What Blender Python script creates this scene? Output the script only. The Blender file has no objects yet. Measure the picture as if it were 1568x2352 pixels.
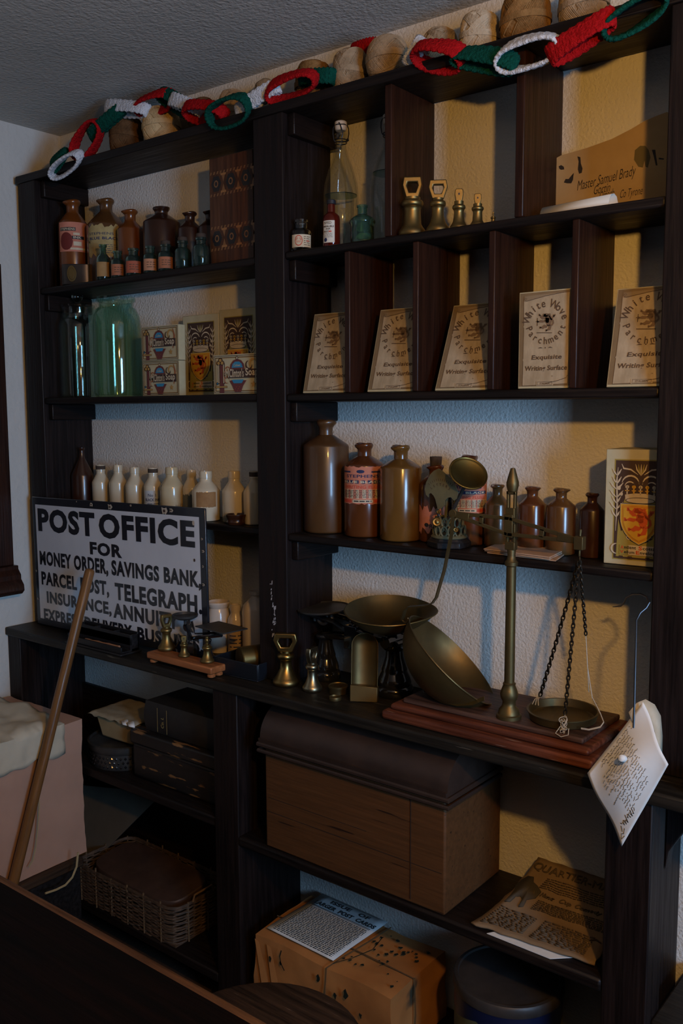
import bpy, bmesh, math, random
from math import sin, cos, pi, radians, sqrt, atan2
from mathutils import Vector, Matrix
random.seed(7)
SC = bpy.context.scene
COL = SC.collection

# ------------------------------------------------------------------ camera
FPX, YAW, PITCH, ROLL = 2110.88, .671, .1093, -.0037
CAM = Vector((0, -1.6, 1.39))
_cy, _sy, _cp, _sp = cos(YAW), sin(YAW), cos(PITCH), sin(PITCH)
FW = Vector((-_sy*_cp, _cy*_cp, -_sp))
RT = Vector((_cy, _sy, 0))
UP = RT.cross(FW)
RT, UP = cos(ROLL)*RT+sin(ROLL)*UP, -sin(ROLL)*RT+cos(ROLL)*UP
cam = bpy.data.cameras.new('camera')
camo = bpy.data.objects.new('camera', cam)
COL.objects.link(camo)
cam.sensor_fit = 'AUTO'; cam.sensor_width = 36
cam.lens = FPX/2352*36
cam.clip_start = .02
m = Matrix.Identity(4)
for i in range(3):
    m[i][0], m[i][1], m[i][2], m[i][3] = RT[i], UP[i], -FW[i], CAM[i]
camo.matrix_world = m
SC.camera = camo

# ------------------------------------------------------------------ light
SC.view_settings.view_transform = 'Standard'
SC.view_settings.look = 'None'
SC.view_settings.gamma = 1
SC.view_settings.use_curve_mapping = False
SC.view_settings.exposure = 0
SC.cycles.use_denoising = True
SC.cycles.max_bounces = 8
SC.cycles.transparent_max_bounces = 12
SC.cycles.transmission_bounces = 10
SC.cycles.caustics_refractive = False
SC.cycles.caustics_reflective = False
SC.cycles.sample_clamp_indirect = 2.0
w = bpy.data.worlds.new('room_air'); SC.world = w
w.use_nodes = True
w.node_tree.nodes['Background'].inputs[0].default_value = (.52, .72, 1, 1)
w.node_tree.nodes['Background'].inputs[1].default_value = .003

def lamp(name, kind, loc, color, power, size=None, size_y=None, look=None):
    l = bpy.data.lights.new(name, kind)
    l.color = color; l.energy = power
    if kind == 'AREA':
        l.shape = 'RECTANGLE'; l.size = size; l.size_y = size_y
    else:
        l.shadow_soft_size = size
    o = bpy.data.objects.new(name, l); COL.objects.link(o)
    o.location = loc
    if look:
        o.rotation_euler = (Vector(look)-Vector(loc)).to_track_quat('-Z', 'Y').to_euler()
    return o
lamp('warm_bulb', 'POINT', (.27, -1.38, 1.77), (1, .50, .10), 44, .035)
lamp('window_daylight', 'AREA', (1.70, -1.45, 1.22), (.33, .61, 1), 78, .55, 1.15, (-.9, 0, 1.15))
lamp('far_window_daylight', 'AREA', (-1.75, -3.3, 1.45), (.6, .8, 1), 0.6, .5, 1.1, (-1.4, 0, 1.2))

# ------------------------------------------------------------------ pixel helpers: a pixel's ray meets a real plane of the room
def ray(u, v): return FW+(u-784)/FPX*RT-(v-1176)/FPX*UP
def at(u, v, x=None, y=None, z=None):
    d = ray(u, v)
    t = (x-CAM.x)/d.x if x is not None else (y-CAM.y)/d.y if y is not None else (z-CAM.z)/d.z
    return CAM+d*t
def X(u, y, z):
    a = (u-784)/FPX
    g = lambda x: (RT-a*FW).dot(Vector((x, y, z))-CAM)
    return -g(0)/(g(1)-g(0))
def dep(p): return (Vector(p)-CAM).dot(FW)
def ZV(v, x, y):
    b = (1176-v)/FPX
    g = lambda z: (UP-b*FW).dot(Vector((x, y, z))-CAM)
    return -g(0)/(g(1)-g(0))
def facing(x, y):
    return atan2(CAM.x-x, -(CAM.y-y))

# ------------------------------------------------------------------ materials
def lin(h):
    h = h.lstrip('#'); r = [int(h[i:i+2], 16)/255 for i in (0, 2, 4)]
    return tuple(c/12.92 if c <= .04045 else ((c+.055)/1.055)**2.4 for c in r)
MATS = {}
def mat(name, col, rough=.6, metal=0., col2=None, ns=12., stretch=(1, 1, 1), bump=0., bs=None, trans=0., ior=1.45, spots=None, sscale=60, sfac=.62, spec=.5, coat=0., kind='noise', fac=(.35, .65), sheen=0., detail=4, rough2=None, bd=.004):
    """one procedural material: two colours mixed by stretched noise, optional flecks, noise bump"""
    if name in MATS: return MATS[name]
    ma = bpy.data.materials.new(name); ma.use_nodes = True
    nt = ma.node_tree; N = nt.nodes; L = nt.links
    b = N['Principled BSDF']
    if isinstance(col, str): col = lin(col)
    b.inputs['Roughness'].default_value = rough
    b.inputs['Metallic'].default_value = metal
    b.inputs['IOR'].default_value = ior
    b.inputs['Transmission Weight'].default_value = trans
    b.inputs['Specular IOR Level'].default_value = spec
    b.inputs['Coat Weight'].default_value = coat
    b.inputs['Coat Roughness'].default_value = .08
    if sheen: b.inputs['Sheen Weight'].default_value = sheen
    b.inputs['Base Color'].default_value = (*col, 1)
    tc = N.new('ShaderNodeTexCoord'); mp = N.new('ShaderNodeMapping')
    L.new(tc.outputs['Object'], mp.inputs[0]); mp.inputs['Scale'].default_value = stretch
    src = None
    if col2 is not None:
        if isinstance(col2, str): col2 = lin(col2)
        nz = N.new('ShaderNodeTexNoise'); nz.inputs['Scale'].default_value = ns; nz.inputs['Detail'].default_value = detail
        nz.inputs['Roughness'].default_value = .62
        L.new(mp.outputs[0], nz.inputs['Vector'])
        cr = N.new('ShaderNodeValToRGB')
        cr.color_ramp.elements[0].position, cr.color_ramp.elements[1].position = fac
        cr.color_ramp.elements[0].color = (*col, 1); cr.color_ramp.elements[1].color = (*col2, 1)
        L.new(nz.outputs['Fac'], cr.inputs[0]); src = cr.outputs[0]
        if rough2 is not None:
            mr = N.new('ShaderNodeMapRange'); mr.inputs[3].default_value = rough; mr.inputs[4].default_value = rough2
            mr.inputs[1].default_value = .35; mr.inputs[2].default_value = .65
            L.new(nz.outputs['Fac'], mr.inputs[0]); L.new(mr.outputs[0], b.inputs['Roughness'])
    if spots is not None:
        n2 = N.new('ShaderNodeTexNoise'); n2.inputs['Scale'].default_value = sscale; n2.inputs['Detail'].default_value = 3
        L.new(mp.outputs[0], n2.inputs['Vector'])
        r2 = N.new('ShaderNodeValToRGB'); r2.color_ramp.elements[0].position = sfac; r2.color_ramp.elements[1].position = sfac+.05
        L.new(n2.outputs['Fac'], r2.inputs[0])
        mx = N.new('ShaderNodeMix'); mx.data_type = 'RGBA'
        L.new(r2.outputs[0], mx.inputs[0])
        if src: L.new(src, mx.inputs[6])
        else: mx.inputs[6].default_value = (*col, 1)
        mx.inputs[7].default_value = (*(lin(spots) if isinstance(spots, str) else spots), 1)
        src = mx.outputs[2]
    if src: L.new(src, b.inputs['Base Color'])
    if bump:
        n3 = N.new('ShaderNodeTexNoise'); n3.inputs['Scale'].default_value = bs or ns; n3.inputs['Detail'].default_value = 5
        L.new(mp.outputs[0], n3.inputs['Vector'])
        bp = N.new('ShaderNodeBump'); bp.inputs['Strength'].default_value = bump; bp.inputs['Distance'].default_value = bd
        L.new(n3.outputs['Fac'], bp.inputs['Height']); L.new(bp.outputs[0], b.inputs['Normal'])
    MATS[name] = ma
    return ma
GX, GZ, GY = (1.2, 22, 22), (22, 22, 1.2), (22, 1.2, 22)
def wood(name, a, b, g, rough=.42, **k):
    return mat(name, a, rough, 0, b, 5, g, .22, 9, spec=k.pop('spec', .28), **k)
W_X = wood('dark_stained_wood_along', (.0045, .003, .0028), (.011, .0065, .005), GX, rough2=.6)
W_Z = wood('dark_stained_wood_upright', (.005, .0032, .003), (.0125, .0065, .0055), GZ, rough2=.62)
W_R = wood('red_brown_wood_upright', (.013, .0045, .0024), (.030, .010, .005), GZ, .40)
W_Y = wood('dark_stained_wood_deep', (.005, .003, .0026), (.011, .0058, .0045), GY)
W_TOP = wood('worn_black_worktop_wood', (.008, .0068, .0055), (.020, .0165, .0125), GX, .5, spots=(.10, .085, .065), sscale=9, sfac=.66)
W_MAH = wood('mahogany_wood', (.055, .015, .008), (.15, .045, .022), GX, .38, spots=(.30, .2, .15), sscale=12, sfac=.70)
W_TRUNK = wood('trunk_brown_boards', (.070, .029, .0095), (.098, .040, .013), GX, .62, spots=(.02, .008, .004), sscale=6, sfac=.66)
W_OAK = wood('orange_oak', (.22, .075, .025), (.36, .13, .045), GX, .4)
W_BLACK = wood('blackened_wood', (.006, .006, .007), (.018, .017, .018), GX, .4)
W_STOOL = wood('scratched_stool_wood', (.012, .008, .006), (.05, .03, .02), GX, .45, spots=(.16, .11, .08), sscale=14, sfac=.68)
W_POLE = wood('varnished_pole_wood', (.11, .050, .016), (.19, .088, .030), GZ, .3)
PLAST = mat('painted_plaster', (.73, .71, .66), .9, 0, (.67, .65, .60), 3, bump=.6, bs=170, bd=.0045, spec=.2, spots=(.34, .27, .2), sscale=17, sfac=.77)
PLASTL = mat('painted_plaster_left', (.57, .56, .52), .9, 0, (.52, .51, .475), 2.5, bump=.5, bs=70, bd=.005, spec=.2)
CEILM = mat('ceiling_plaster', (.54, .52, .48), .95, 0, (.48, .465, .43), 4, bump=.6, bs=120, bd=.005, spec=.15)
FLOORM = mat('floor_boards', (.03, .02, .015), .6, 0, (.06, .04, .028), 5, GY, .3)
def glaze(n, a, b, rough=.25, **k): return mat(n, a, rough, 0, b, 7, (1, 1, .6), .04, 40, coat=k.pop('coat', .25), **k)
S_BIG = glaze('stoneware_brown', (0.0527, 0.0244, 0.0090), (0.0868, 0.0406, 0.0140), .36)
S_TAN = glaze('stoneware_tan', (0.0930, 0.0435, 0.0100), (0.1364, 0.0667, 0.0150), .22)
S_RED = glaze('stoneware_red_brown', (0.0620, 0.0186, 0.0060), (0.0992, 0.0319, 0.0090), .22)
S_ORANGE = glaze('stoneware_orange', (0.1153, 0.0302, 0.0054), (0.1538, 0.0452, 0.0084), .25)
S_DARK = glaze('stoneware_dark', (0.0211, 0.0066, 0.0029), (0.0384, 0.0126, 0.0053), .3)
S_MID = glaze('stoneware_mid', (0.0682, 0.0267, 0.0075), (0.1054, 0.0452, 0.0120), .24)
S_CREAM = glaze('stoneware_cream', (.50, .42, .29), (.58, .50, .36), .2)
S_CREAM2 = glaze('stoneware_stained_cream', (.44, .35, .20), (.52, .43, .28), .2, spots=(.10, .075, .04), sscale=28, sfac=.58)
S_WHITE = glaze('stoneware_white', (.56, .47, .38), (.64, .55, .46), .2)
BRASS = mat('aged_brass', (.26, .175, .058), .36, .92, (.16, .11, .042), 9, bump=.06, bs=60, rough2=.5)
BRASS_D = mat('dull_brass', (.16, .11, .040), .45, .85, (.095, .068, .03), 7, rough2=.55, bump=.05, bs=50)
BRASS_B = mat('bright_brass', (.36, .235, .075), .28, 1, (.24, .155, .055), 9, rough2=.4)
IRON = mat('black_japanned_iron', (.010, .010, .011), .16, 0, coat=.6)
IRON_D = mat('dull_black_iron', (.022, .022, .022), .45, .3, (.05, .048, .045), 14)
STEEL = mat('dark_wire', (.05, .05, .055), .35, .8)
PEWTER = mat('pewter', (.10, .085, .075), .35, .9, (.06, .05, .045), 12)
GLASS = mat('clear_glass', (.985, .99, .985), .02, trans=1, ior=1.45)
GLASS_G = mat('green_glass', (.74, .93, .85), .03, trans=1, ior=1.45)
def thin_glass(name, tint, ior=1.5):
    ma = bpy.data.materials.new(name); ma.use_nodes = True; nt = ma.node_tree; N = nt.nodes; L = nt.links
    N.remove(N['Principled BSDF'])
    tr = N.new('ShaderNodeBsdfTransparent'); gl = N.new('ShaderNodeBsdfGlossy'); fr = N.new('ShaderNodeLayerWeight'); pw = N.new('ShaderNodeMath'); ml = N.new('ShaderNodeMath'); mx = N.new('ShaderNodeMixShader')
    tr.inputs[0].default_value = (*tint, 1); gl.inputs['Roughness'].default_value = .04; fr.inputs[0].default_value = .5; pw.operation = 'POWER'; pw.inputs[1].default_value = 4; ml.operation = 'MULTIPLY_ADD'; ml.inputs[1].default_value = .55; ml.inputs[2].default_value = .05
    L.new(fr.outputs['Facing'], pw.inputs[0]); L.new(pw.outputs[0], ml.inputs[0]); L.new(ml.outputs[0], mx.inputs[0]); L.new(tr.outputs[0], mx.inputs[1]); L.new(gl.outputs[0], mx.inputs[2])
    L.new(mx.outputs[0], N['Material Output'].inputs[0])
    return ma
THIN = thin_glass('thin_clear_glass', (.95, .965, .955)); THIN_G = thin_glass('thin_green_glass', (.80, .92, .86), 1.55)
GLASS_D = mat('dark_green_glass', (.28, .50, .42), .04, trans=.97, ior=1.45)
GLASS_A = mat('amber_glass', (.16, .018, .008), .05, trans=.6, ior=1.45)
INK = mat('ink_black', (.012, .012, .016), .6)
INKB = mat('print_brown', (.085, .050, .028), .8)
NAVY = mat('print_navy', (.012, .02, .07), .7)
PINKP = mat('label_pink', (.52, .20, .13), .8, 0, (.44, .15, .09), 30)
ORNP = mat('label_orange', (.36, .13, .06), .8, 0, (.28, .10, .05), 40)
CREAMP = mat('label_cream', (.58, .50, .36), .8, 0, (.48, .38, .24), 22, spots=(.12, .09, .05), sscale=70, sfac=.70)
YELP = mat('label_yellowed', (.40, .31, .13), .8, 0, (.28, .20, .08), 20, spots=(.05, .035, .015), sscale=35, sfac=.66)
WHITEP = mat('paper_white', (.70, .70, .67), .85, 0, (.64, .63, .60), 12)
REDP = mat('print_red', (.50, .06, .03), .8)
YELLOW = mat('print_gold', (.62, .36, .03), .75, 0, (.52, .28, .02), 20)
BLUEP = mat('print_blue', (.03, .21, .36), .75)
BROWNP = mat('print_dark_brown', (.05, .026, .018), .8)
BOXP = mat('box_cream_card', (.47, .42, .26), .85, 0, (.41, .36, .22), 25)
PARCH = mat('parchment_card', (.38, .29, .17), .85, 0, (.30, .225, .13), 16, (1, 1, .5))
PARCHD = mat('parchment_border', (.20, .135, .065), .85, 0, (.16, .105, .05), 30)
MANILA = mat('manila_paper', (.44, .30, .14), .85, 0, (.36, .235, .10), 8)
BUFF = mat('buff_envelope_paper', (.46, .30, .20), .85, 0, (.40, .26, .17), 14)
KRAFT = mat('brown_wrapping_paper', (.42, .185, .055), .7, 0, (.33, .135, .038), 6, bump=.5, bs=14, spots=(.03, .035, .025), sscale=9, sfac=.69)
PINKWRAP = mat('pink_wrapping_paper', (.40, .24, .17), .8, 0, (.34, .20, .14), 5, bump=.45, bs=9)
TISSUE = mat('cream_tissue', (.50, .45, .34), .85, 0, (.44, .39, .29), 8, bump=.5, bs=18)
NEWS = mat('aged_newsprint', (.23, .155, .085), .9, 0, (.16, .10, .05), 5, bump=.2, bs=20)
CORK = mat('cork', (.06, .04, .028), .9, 0, (.035, .022, .015), 80)
ENAMEL = mat('white_enamel', (.60, .62, .66), .3, 0, (.54, .56, .60), 6, coat=.3, spots=(.22, .14, .07), sscale=20, sfac=.80)
ENBLACK = mat('black_enamel', (.012, .013, .018), .3, coat=.3)
RUST = mat('chipped_rust', (.20, .10, .045), .9, 0, (.5, .45, .4), 60)
STRING = mat('string', (.46, .36, .22), .95)
WHITESTR = mat('white_string', (.52, .47, .38), .95)
WICKER = mat('wicker', (.040, .024, .014), .7, 0, (.085, .052, .03), 60)
LEATHER = mat('brown_leather', (.034, .018, .012), .6, 0, (.055, .03, .02), 14, bump=.2, bs=60)
LIDTIN = mat('trunk_lid_leather', (.020, .0125, .010), .45, 0, (.038, .022, .016), 9, bump=.3, bs=30)
DEED = mat('black_chipped_paint', (.007, .0065, .006), .4, 0, (.014, .012, .011), 8, (.6, 3, 3), spots=(.20, .10, .035), sscale=24, sfac=.60)
BOOKC = mat('black_book_cloth', (.010, .009, .009), .6, 0, (.018, .015, .013), 30)
PAINTFLECK = mat('pale_paint_fleck', (.42, .41, .42), .8)
TINB = mat('navy_tin', (.006, .010, .040), .35)
TINLID = mat('worn_tin_lid', (.022, .02, .02), .45, .2, (.05, .043, .04), 10)
TINP = mat('tin_picture_cream', (.13, .12, .065), .6, 0, (.08, .095, .05), 22)
PORC = mat('porcelain', (.58, .50, .40), .35)
WATER = mat('clear_spirit', (.98, .97, .92), .0, trans=1, ior=1.33)

# ------------------------------------------------------------------ mesh builder
class MB:
    def __init__(s): s.v = []; s.f = []; s.m = []
    def add(s, vs, fs, mi=0, xf=None):
        o = len(s.v)
        s.v += [tuple(xf @ Vector(p)) for p in vs] if xf is not None else [tuple(p) for p in vs]
        s.f += [tuple(i+o for i in f) for f in fs]; s.m += [mi]*len(fs)
        return s
    def box(s, x0, y0, z0, x1, y1, z1, mi=0, xf=None):
        vs = [(x, y, z) for z in (z0, z1) for y in (y0, y1) for x in (x0, x1)]
        return s.add(vs, [(0, 2, 3, 1), (4, 5, 7, 6), (0, 1, 5, 4), (2, 6, 7, 3), (0, 4, 6, 2), (1, 3, 7, 5)], mi, xf)
    def lathe(s, prof, seg=32, mi=0, xf=None, cap0=True, cap1=True, deform=None):
        vs, fs = [], []
        for r, z in prof:
            for k in range(seg):
                a = 2*pi*k/seg
                p = (r*sin(a), -r*cos(a), z)
                vs.append(deform(p, a) if deform else p)
        n = len(prof)
        for i in range(n-1):
            for k in range(seg):
                k2 = (k+1) % seg
                fs.append((i*seg+k, i*seg+k2, (i+1)*seg+k2, (i+1)*seg+k))
        if cap0: fs.append(tuple(reversed(range(seg))))
        if cap1: fs.append(tuple(range((n-1)*seg, n*seg)))
        return s.add(vs, fs, mi, xf)
    def tube(s, pts, r, seg=6, mi=0, closed=False, xf=None, flat=None):
        """round tube along points; r may be a list; flat=(w,t) gives a strap of that section"""
        pts = [Vector(p) for p in pts]; n = len(pts)
        rs = r if isinstance(r, (list, tuple)) else [r]*n
        T = []
        for i in range(n):
            a = pts[(i-1) % n] if closed or i > 0 else pts[i]
            b = pts[(i+1) % n] if closed or i < n-1 else pts[i]
            d = b-a
            T.append(d.normalized() if d.length > 1e-9 else Vector((0, 0, 1)))
        ref = Vector((0, 0, 1)) if abs(T[0].z) < .9 else Vector((1, 0, 0))
        nrm = (ref-ref.dot(T[0])*T[0]).normalized()
        vs, fs = [], []
        for i in range(n):
            nrm = (nrm-nrm.dot(T[i])*T[i])
            nrm = nrm.normalized() if nrm.length > 1e-6 else T[i].orthogonal().normalized()
            bn = T[i].cross(nrm)
            for k in range(seg):
                a = 2*pi*(k+.5)/seg
                if flat: vs.append(pts[i]+nrm*cos(a)*1.414*flat[0]/2+bn*sin(a)*1.414*flat[1]/2)
                else: vs.append(pts[i]+(nrm*cos(a)+bn*sin(a))*rs[i])
        for i in range(n if closed else n-1):
            j = (i+1) % n
            for k in range(seg):
                k2 = (k+1) % seg
                fs.append((i*seg+k, i*seg+k2, j*seg+k2, j*seg+k))
        if not closed:
            fs.append(tuple(reversed(range(seg)))); fs.append(tuple(range((n-1)*seg, n*seg)))
        return s.add(vs, fs, mi, xf)
    def prism(s, poly, d0, d1, mi=0, xf=None):
        """polygon in local x,z extruded along local y from d0 to d1"""
        n = len(poly)
        vs = [(x, d0, z) for x, z in poly]+[(x, d1, z) for x, z in poly]
        fs = [tuple(range(n)), tuple(reversed(range(n, 2*n)))]
        fs += [(i, i+n, (i+1) % n+n, (i+1) % n) for i in range(n)]
        return s.add(vs, fs, mi, xf)
    def grid(s, fn, nu, nv, mi=0, xf=None):
        vs = [fn(i/nu, j/nv) for j in range(nv+1) for i in range(nu+1)]
        fs = [(j*(nu+1)+i, j*(nu+1)+i+1, (j+1)*(nu+1)+i+1, (j+1)*(nu+1)+i) for j in range(nv) for i in range(nu)]
        return s.add(vs, fs, mi, xf)
    def build(s, name, mats, parent=None, loc=None, rz=None, bevel=0, seg=2, smooth=38, solid=0):
        me = bpy.data.meshes.new(name)
        me.from_pydata(s.v, [], s.f)
        if not isinstance(mats, (list, tuple)): mats = [mats]
        for a in mats: me.materials.append(a)
        me.polygons.foreach_set('material_index', s.m)
        me.polygons.foreach_set('use_smooth', [True]*len(s.f))
        me.update()
        me.set_sharp_from_angle(angle=radians(smooth))
        o = bpy.data.objects.new(name, me); COL.objects.link(o)
        if parent: o.parent = parent
        if loc is not None: o.location = loc
        if rz is not None: o.rotation_euler = (0, 0, rz)
        if solid:
            md = o.modifiers.new('thickness', 'SOLIDIFY'); md.thickness = solid; md.offset = 0
        if bevel:
            md = o.modifiers.new('bevel', 'BEVEL'); md.width = bevel; md.segments = seg; md.limit_method = 'ANGLE'; md.angle_limit = radians(50)
            md.harden_normals = False
        return o

def tag(o, label, cat, group=None, kind=None):
    o['label'] = label; o['category'] = cat
    if group: o['group'] = group
    if kind: o['kind'] = kind
    return o
def thing(name, label, cat, loc=(0, 0, 0), rz=0, group=None):
    o = bpy.data.objects.new(name, None); COL.objects.link(o)
    o.empty_display_size = .03
    o.location = loc; o.rotation_euler = (0, 0, rz)
    return tag(o, label, cat, group)
def struct(o):
    o['kind'] = 'structure'; return o

# ------------------------------------------------------------------ lettering
_TX = {}
def text_raw(body, bold=0., shear=0.):
    k = (body, bold, shear)
    if k in _TX: return _TX[k]
    cu = bpy.data.curves.new('lettering', 'FONT'); cu.body = body; cu.offset = bold; cu.shear = shear; cu.resolution_u = 3; cu.space_character = 1+bold*2.6
    o = bpy.data.objects.new('lettering', cu); COL.objects.link(o)
    dg = bpy.context.evaluated_depsgraph_get()
    me = bpy.data.meshes.new_from_object(o.evaluated_get(dg))
    vs = [(v.co.x, v.co.y) for v in me.vertices]; fs = [tuple(p.vertices) for p in me.polygons]
    bpy.data.objects.remove(o); bpy.data.curves.remove(cu); bpy.data.meshes.remove(me)
    _TX[k] = (vs, fs); return _TX[k]
class Art:
    """flat print laid on a surface: fn(a, b, h) gives the 3D point at a across, b up, h off the surface"""
    def __init__(s, mb, fn, step=.00035, curved=False): s.mb = mb; s.fn = fn; s.step = step; s.curved = curved
    def poly(s, pts, mi, layer=1):
        s.mb.add([s.fn(a, b, layer*s.step) for a, b in pts], [tuple(range(len(pts)))], mi)
    def rect(s, a0, b0, a1, b1, mi, layer=1, n=1):
        if s.curved: n = max(n, 8)
        for i in range(n):
            x0 = a0+(a1-a0)*i/n; x1 = a0+(a1-a0)*(i+1)/n
            s.poly([(x0, b0), (x1, b0), (x1, b1), (x0, b1)], mi, layer)
    def frame(s, a0, b0, a1, b1, t, mi, layer=1):
        s.rect(a0, b0, a1, b0+t, mi, layer); s.rect(a0, b1-t, a1, b1, mi, layer)
        s.rect(a0, b0+t, a0+t, b1-t, mi, layer); s.rect(a1-t, b0+t, a1, b1-t, mi, layer)
    def disc(s, a, b, ra, rb, mi, layer=1, n=16):
        if s.curved:
            for k in range(14):
                q0, q1 = -1+k/7, -1+(k+1)/7; h0, h1 = sqrt(max(0, 1-q0*q0))*rb, sqrt(max(0, 1-q1*q1))*rb
                s.poly([(a+ra*q0, b-h0), (a+ra*q1, b-h1), (a+ra*q1, b+h1), (a+ra*q0, b+h0)], mi, layer)
            return
        s.poly([(a+ra*cos(2*pi*k/n), b+rb*sin(2*pi*k/n)) for k in range(n)], mi, layer)
    def line(s, pts, w, mi, layer=1, taper=False):
        pts = [Vector((p[0], p[1])) for p in pts]; n = len(pts)
        L, R_ = [], []
        for i in range(n):
            d = pts[min(i+1, n-1)]-pts[max(i-1, 0)]
            d = d.normalized() if d.length > 1e-9 else Vector((1, 0))
            q = Vector((-d.y, d.x))*w/2*((.25+.75*sin(pi*i/(n-1))) if taper and n > 1 else 1)
            L.append(pts[i]+q); R_.append(pts[i]-q)
        vs = [s.fn(p.x, p.y, layer*s.step) for p in L+R_]
        s.mb.add(vs, [(i+n, i+1+n, i+1, i) for i in range(n-1)], mi)
    def text(s, body, a0, b0, a1, b1, mi, layer=2, bold=0., shear=0., warp=None):
        vs, fs = text_raw(body, bold, shear)
        if not vs: return
        x0 = min(v[0] for v in vs); x1 = max(v[0] for v in vs); y0 = min(v[1] for v in vs); y1 = max(v[1] for v in vs)
        out = []
        for x, y in vs:
            a = a0+(x-x0)/(x1-x0)*(a1-a0); b = b0+(y-y0)/max(y1-y0, 1e-6)*(b1-b0)
            if warp: a, b = warp(a, b)
            out.append(s.fn(a, b, layer*s.step))
        s.mb.add(out, fs, mi)
    def arc_text(s, body, ca, cb, r, h, ang0, ang1, mi, layer=2, inside=False, bold=.0, wide=1.):
        """letters along an arc, each turned; angles in degrees, clockwise reading when ang0>ang1"""
        n = len(body)
        for i, ch in enumerate(body):
            if ch == ' ': continue
            t = radians(ang0+(ang1-ang0)*i/(n-1))
            up = Vector((cos(t), sin(t))) * (-1 if inside else 1)
            rt = Vector((up.y, -up.x)); c = Vector((ca+r*cos(t), cb+r*sin(t)))
            vs, fs = text_raw(ch, bold)
            k = h/.73; x0 = min(v[0] for v in vs); x1 = max(v[0] for v in vs)
            out = []
            for x, y in vs:
                p = c+rt*(x-(x0+x1)/2)*k*wide+up*y*k
                out.append(s.fn(p.x, p.y, layer*s.step))
            s.mb.add(out, fs, mi)
def scribble(art, a0, b, a1, h, mi, seed, w=.0006, layer=1, gaps=True):
    """a line of loose handwriting"""
    rnd = random.Random(seed); a = a0; pts = []
    while a < a1:
        pts.append((a, b+rnd.uniform(-.1, 1)*h*(1 if rnd.random() < .8 else 1.7)))
        a += h*rnd.uniform(.22, .5)
        if gaps and rnd.random() < .12 and len(pts) > 3:
            art.line(pts, w, mi, layer); pts = []; a += h*.7
    if len(pts) > 1: art.line(pts, w, mi, layer)
def print_lines(art, a0, b0, a1, b1, n, mi, seed, layer=1, fill=.5):
    """rows of words too small to read"""
    rnd = random.Random(seed); dh = (b1-b0)/n
    for i in range(n):
        b = b1-dh*(i+.5); a = a0
        while a < a1-.0005:
            wd = min(rnd.uniform(.6, 2.6)*dh, a1-a)
            art.rect(a, b-dh*fill/2, a+wd, b+dh*fill/2, mi, layer); a += wd+dh*.45

def lion(A, cx, cb, sx, sz, mi, layer):
    """a rampant lion facing left, drawn from overlapping strokes"""
    L = lambda pts, w, tp=True: A.line([(cx+x*sx, cb+z*sz) for x, z in pts], w*sx, mi, layer, tp)
    L([(-.04, .36), (.06, .26), (.12, .10), (.13, -.06), (.10, -.20)], .34)
    L([(-.06, .24), (.03, .12), (.10, -.02)], .30)
    A.disc(cx-.02*sx, cb+.385*sz, .135*sx, .10*sz, mi, layer, 12); L([(-.02, .42), (-.14, .40), (-.22, .36)], .16); L([(-.02, .36), (-.12, .335), (-.18, .32)], .10)
    for q in range(5): L([(.06+.03*q, .42-.06*q), (.16+.03*q, .42-.07*q), (.22+.02*q, .44-.075*q)], .09)
    L([(-.06, .22), (-.18, .24), (-.27, .32), (-.33, .40)], .13); L([(-.05, .10), (-.18, .06), (-.30, .08), (-.42, .05)], .13)
    for x, z in ((-.33, .40), (-.42, .05)):
        for k in (-1, 0, 1): L([(x+.02, z-.02), (x-.03, z+.02+k*.035), (x-.08, z+.03+k*.05)], .06)
    L([(.10, -.16), (0, -.22), (-.10, -.20), (-.18, -.27), (-.27, -.26)], .17); L([(.14, -.14), (.20, -.24), (.17, -.36), (.05, -.43)], .17)
    for x, z in ((-.27, -.26), (.05, -.43)):
        for k in (-1, 0, 1): L([(x+.02, z), (x-.04, z+k*.03), (x-.09, z+k*.045)], .06)
    L([(.20, -.16), (.30, -.16), (.37, -.06), (.35, .06), (.29, .14), (.32, .24), (.40, .30)], .085, False)
    for k in (-1, 0, 1): L([(.37, .27), (.40+.04*k, .34), (.42+.06*k, .41)], .07)
# ================================================================== THE SETTING
ZC = 2.155
struct(MB().box(-2.5, 0, -.05, 1.85, .12, ZC+.05).build('wall_back', PLAST))
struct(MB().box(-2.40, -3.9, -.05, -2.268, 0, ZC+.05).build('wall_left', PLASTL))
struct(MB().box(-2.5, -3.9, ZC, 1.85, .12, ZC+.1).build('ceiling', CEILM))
struct(MB().box(-2.5, -3.9, -.06, 1.85, .12, 0).build('floor', FLOORM))
wr = MB()
wr.box(1.76, -3.9, 0, 1.88, .1, .62); wr.box(1.76, -3.9, 1.84, 1.88, .1, ZC)
wr.box(1.76, -3.9, .62, 1.88, -1.76, 1.84); wr.box(1.76, -1.14, .62, 1.88, .1, 1.84)
struct(wr.build('wall_right', PLASTL))
wf = MB()
for a in (.62, 1.8): wf.box(1.74, -1.78, a, 1.80, -1.12, a+.04)
for a in (-1.78, -1.16): wf.box(1.74, a, .66, 1.80, a+.04, 1.80)
wf.box(1.765, -1.462, .66, 1.79, -1.438, 1.8); wf.box(1.765, -1.74, 1.22, 1.79, -1.16, 1.245)
struct(wf.build('window_1', PLASTL, bevel=.003))

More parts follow.
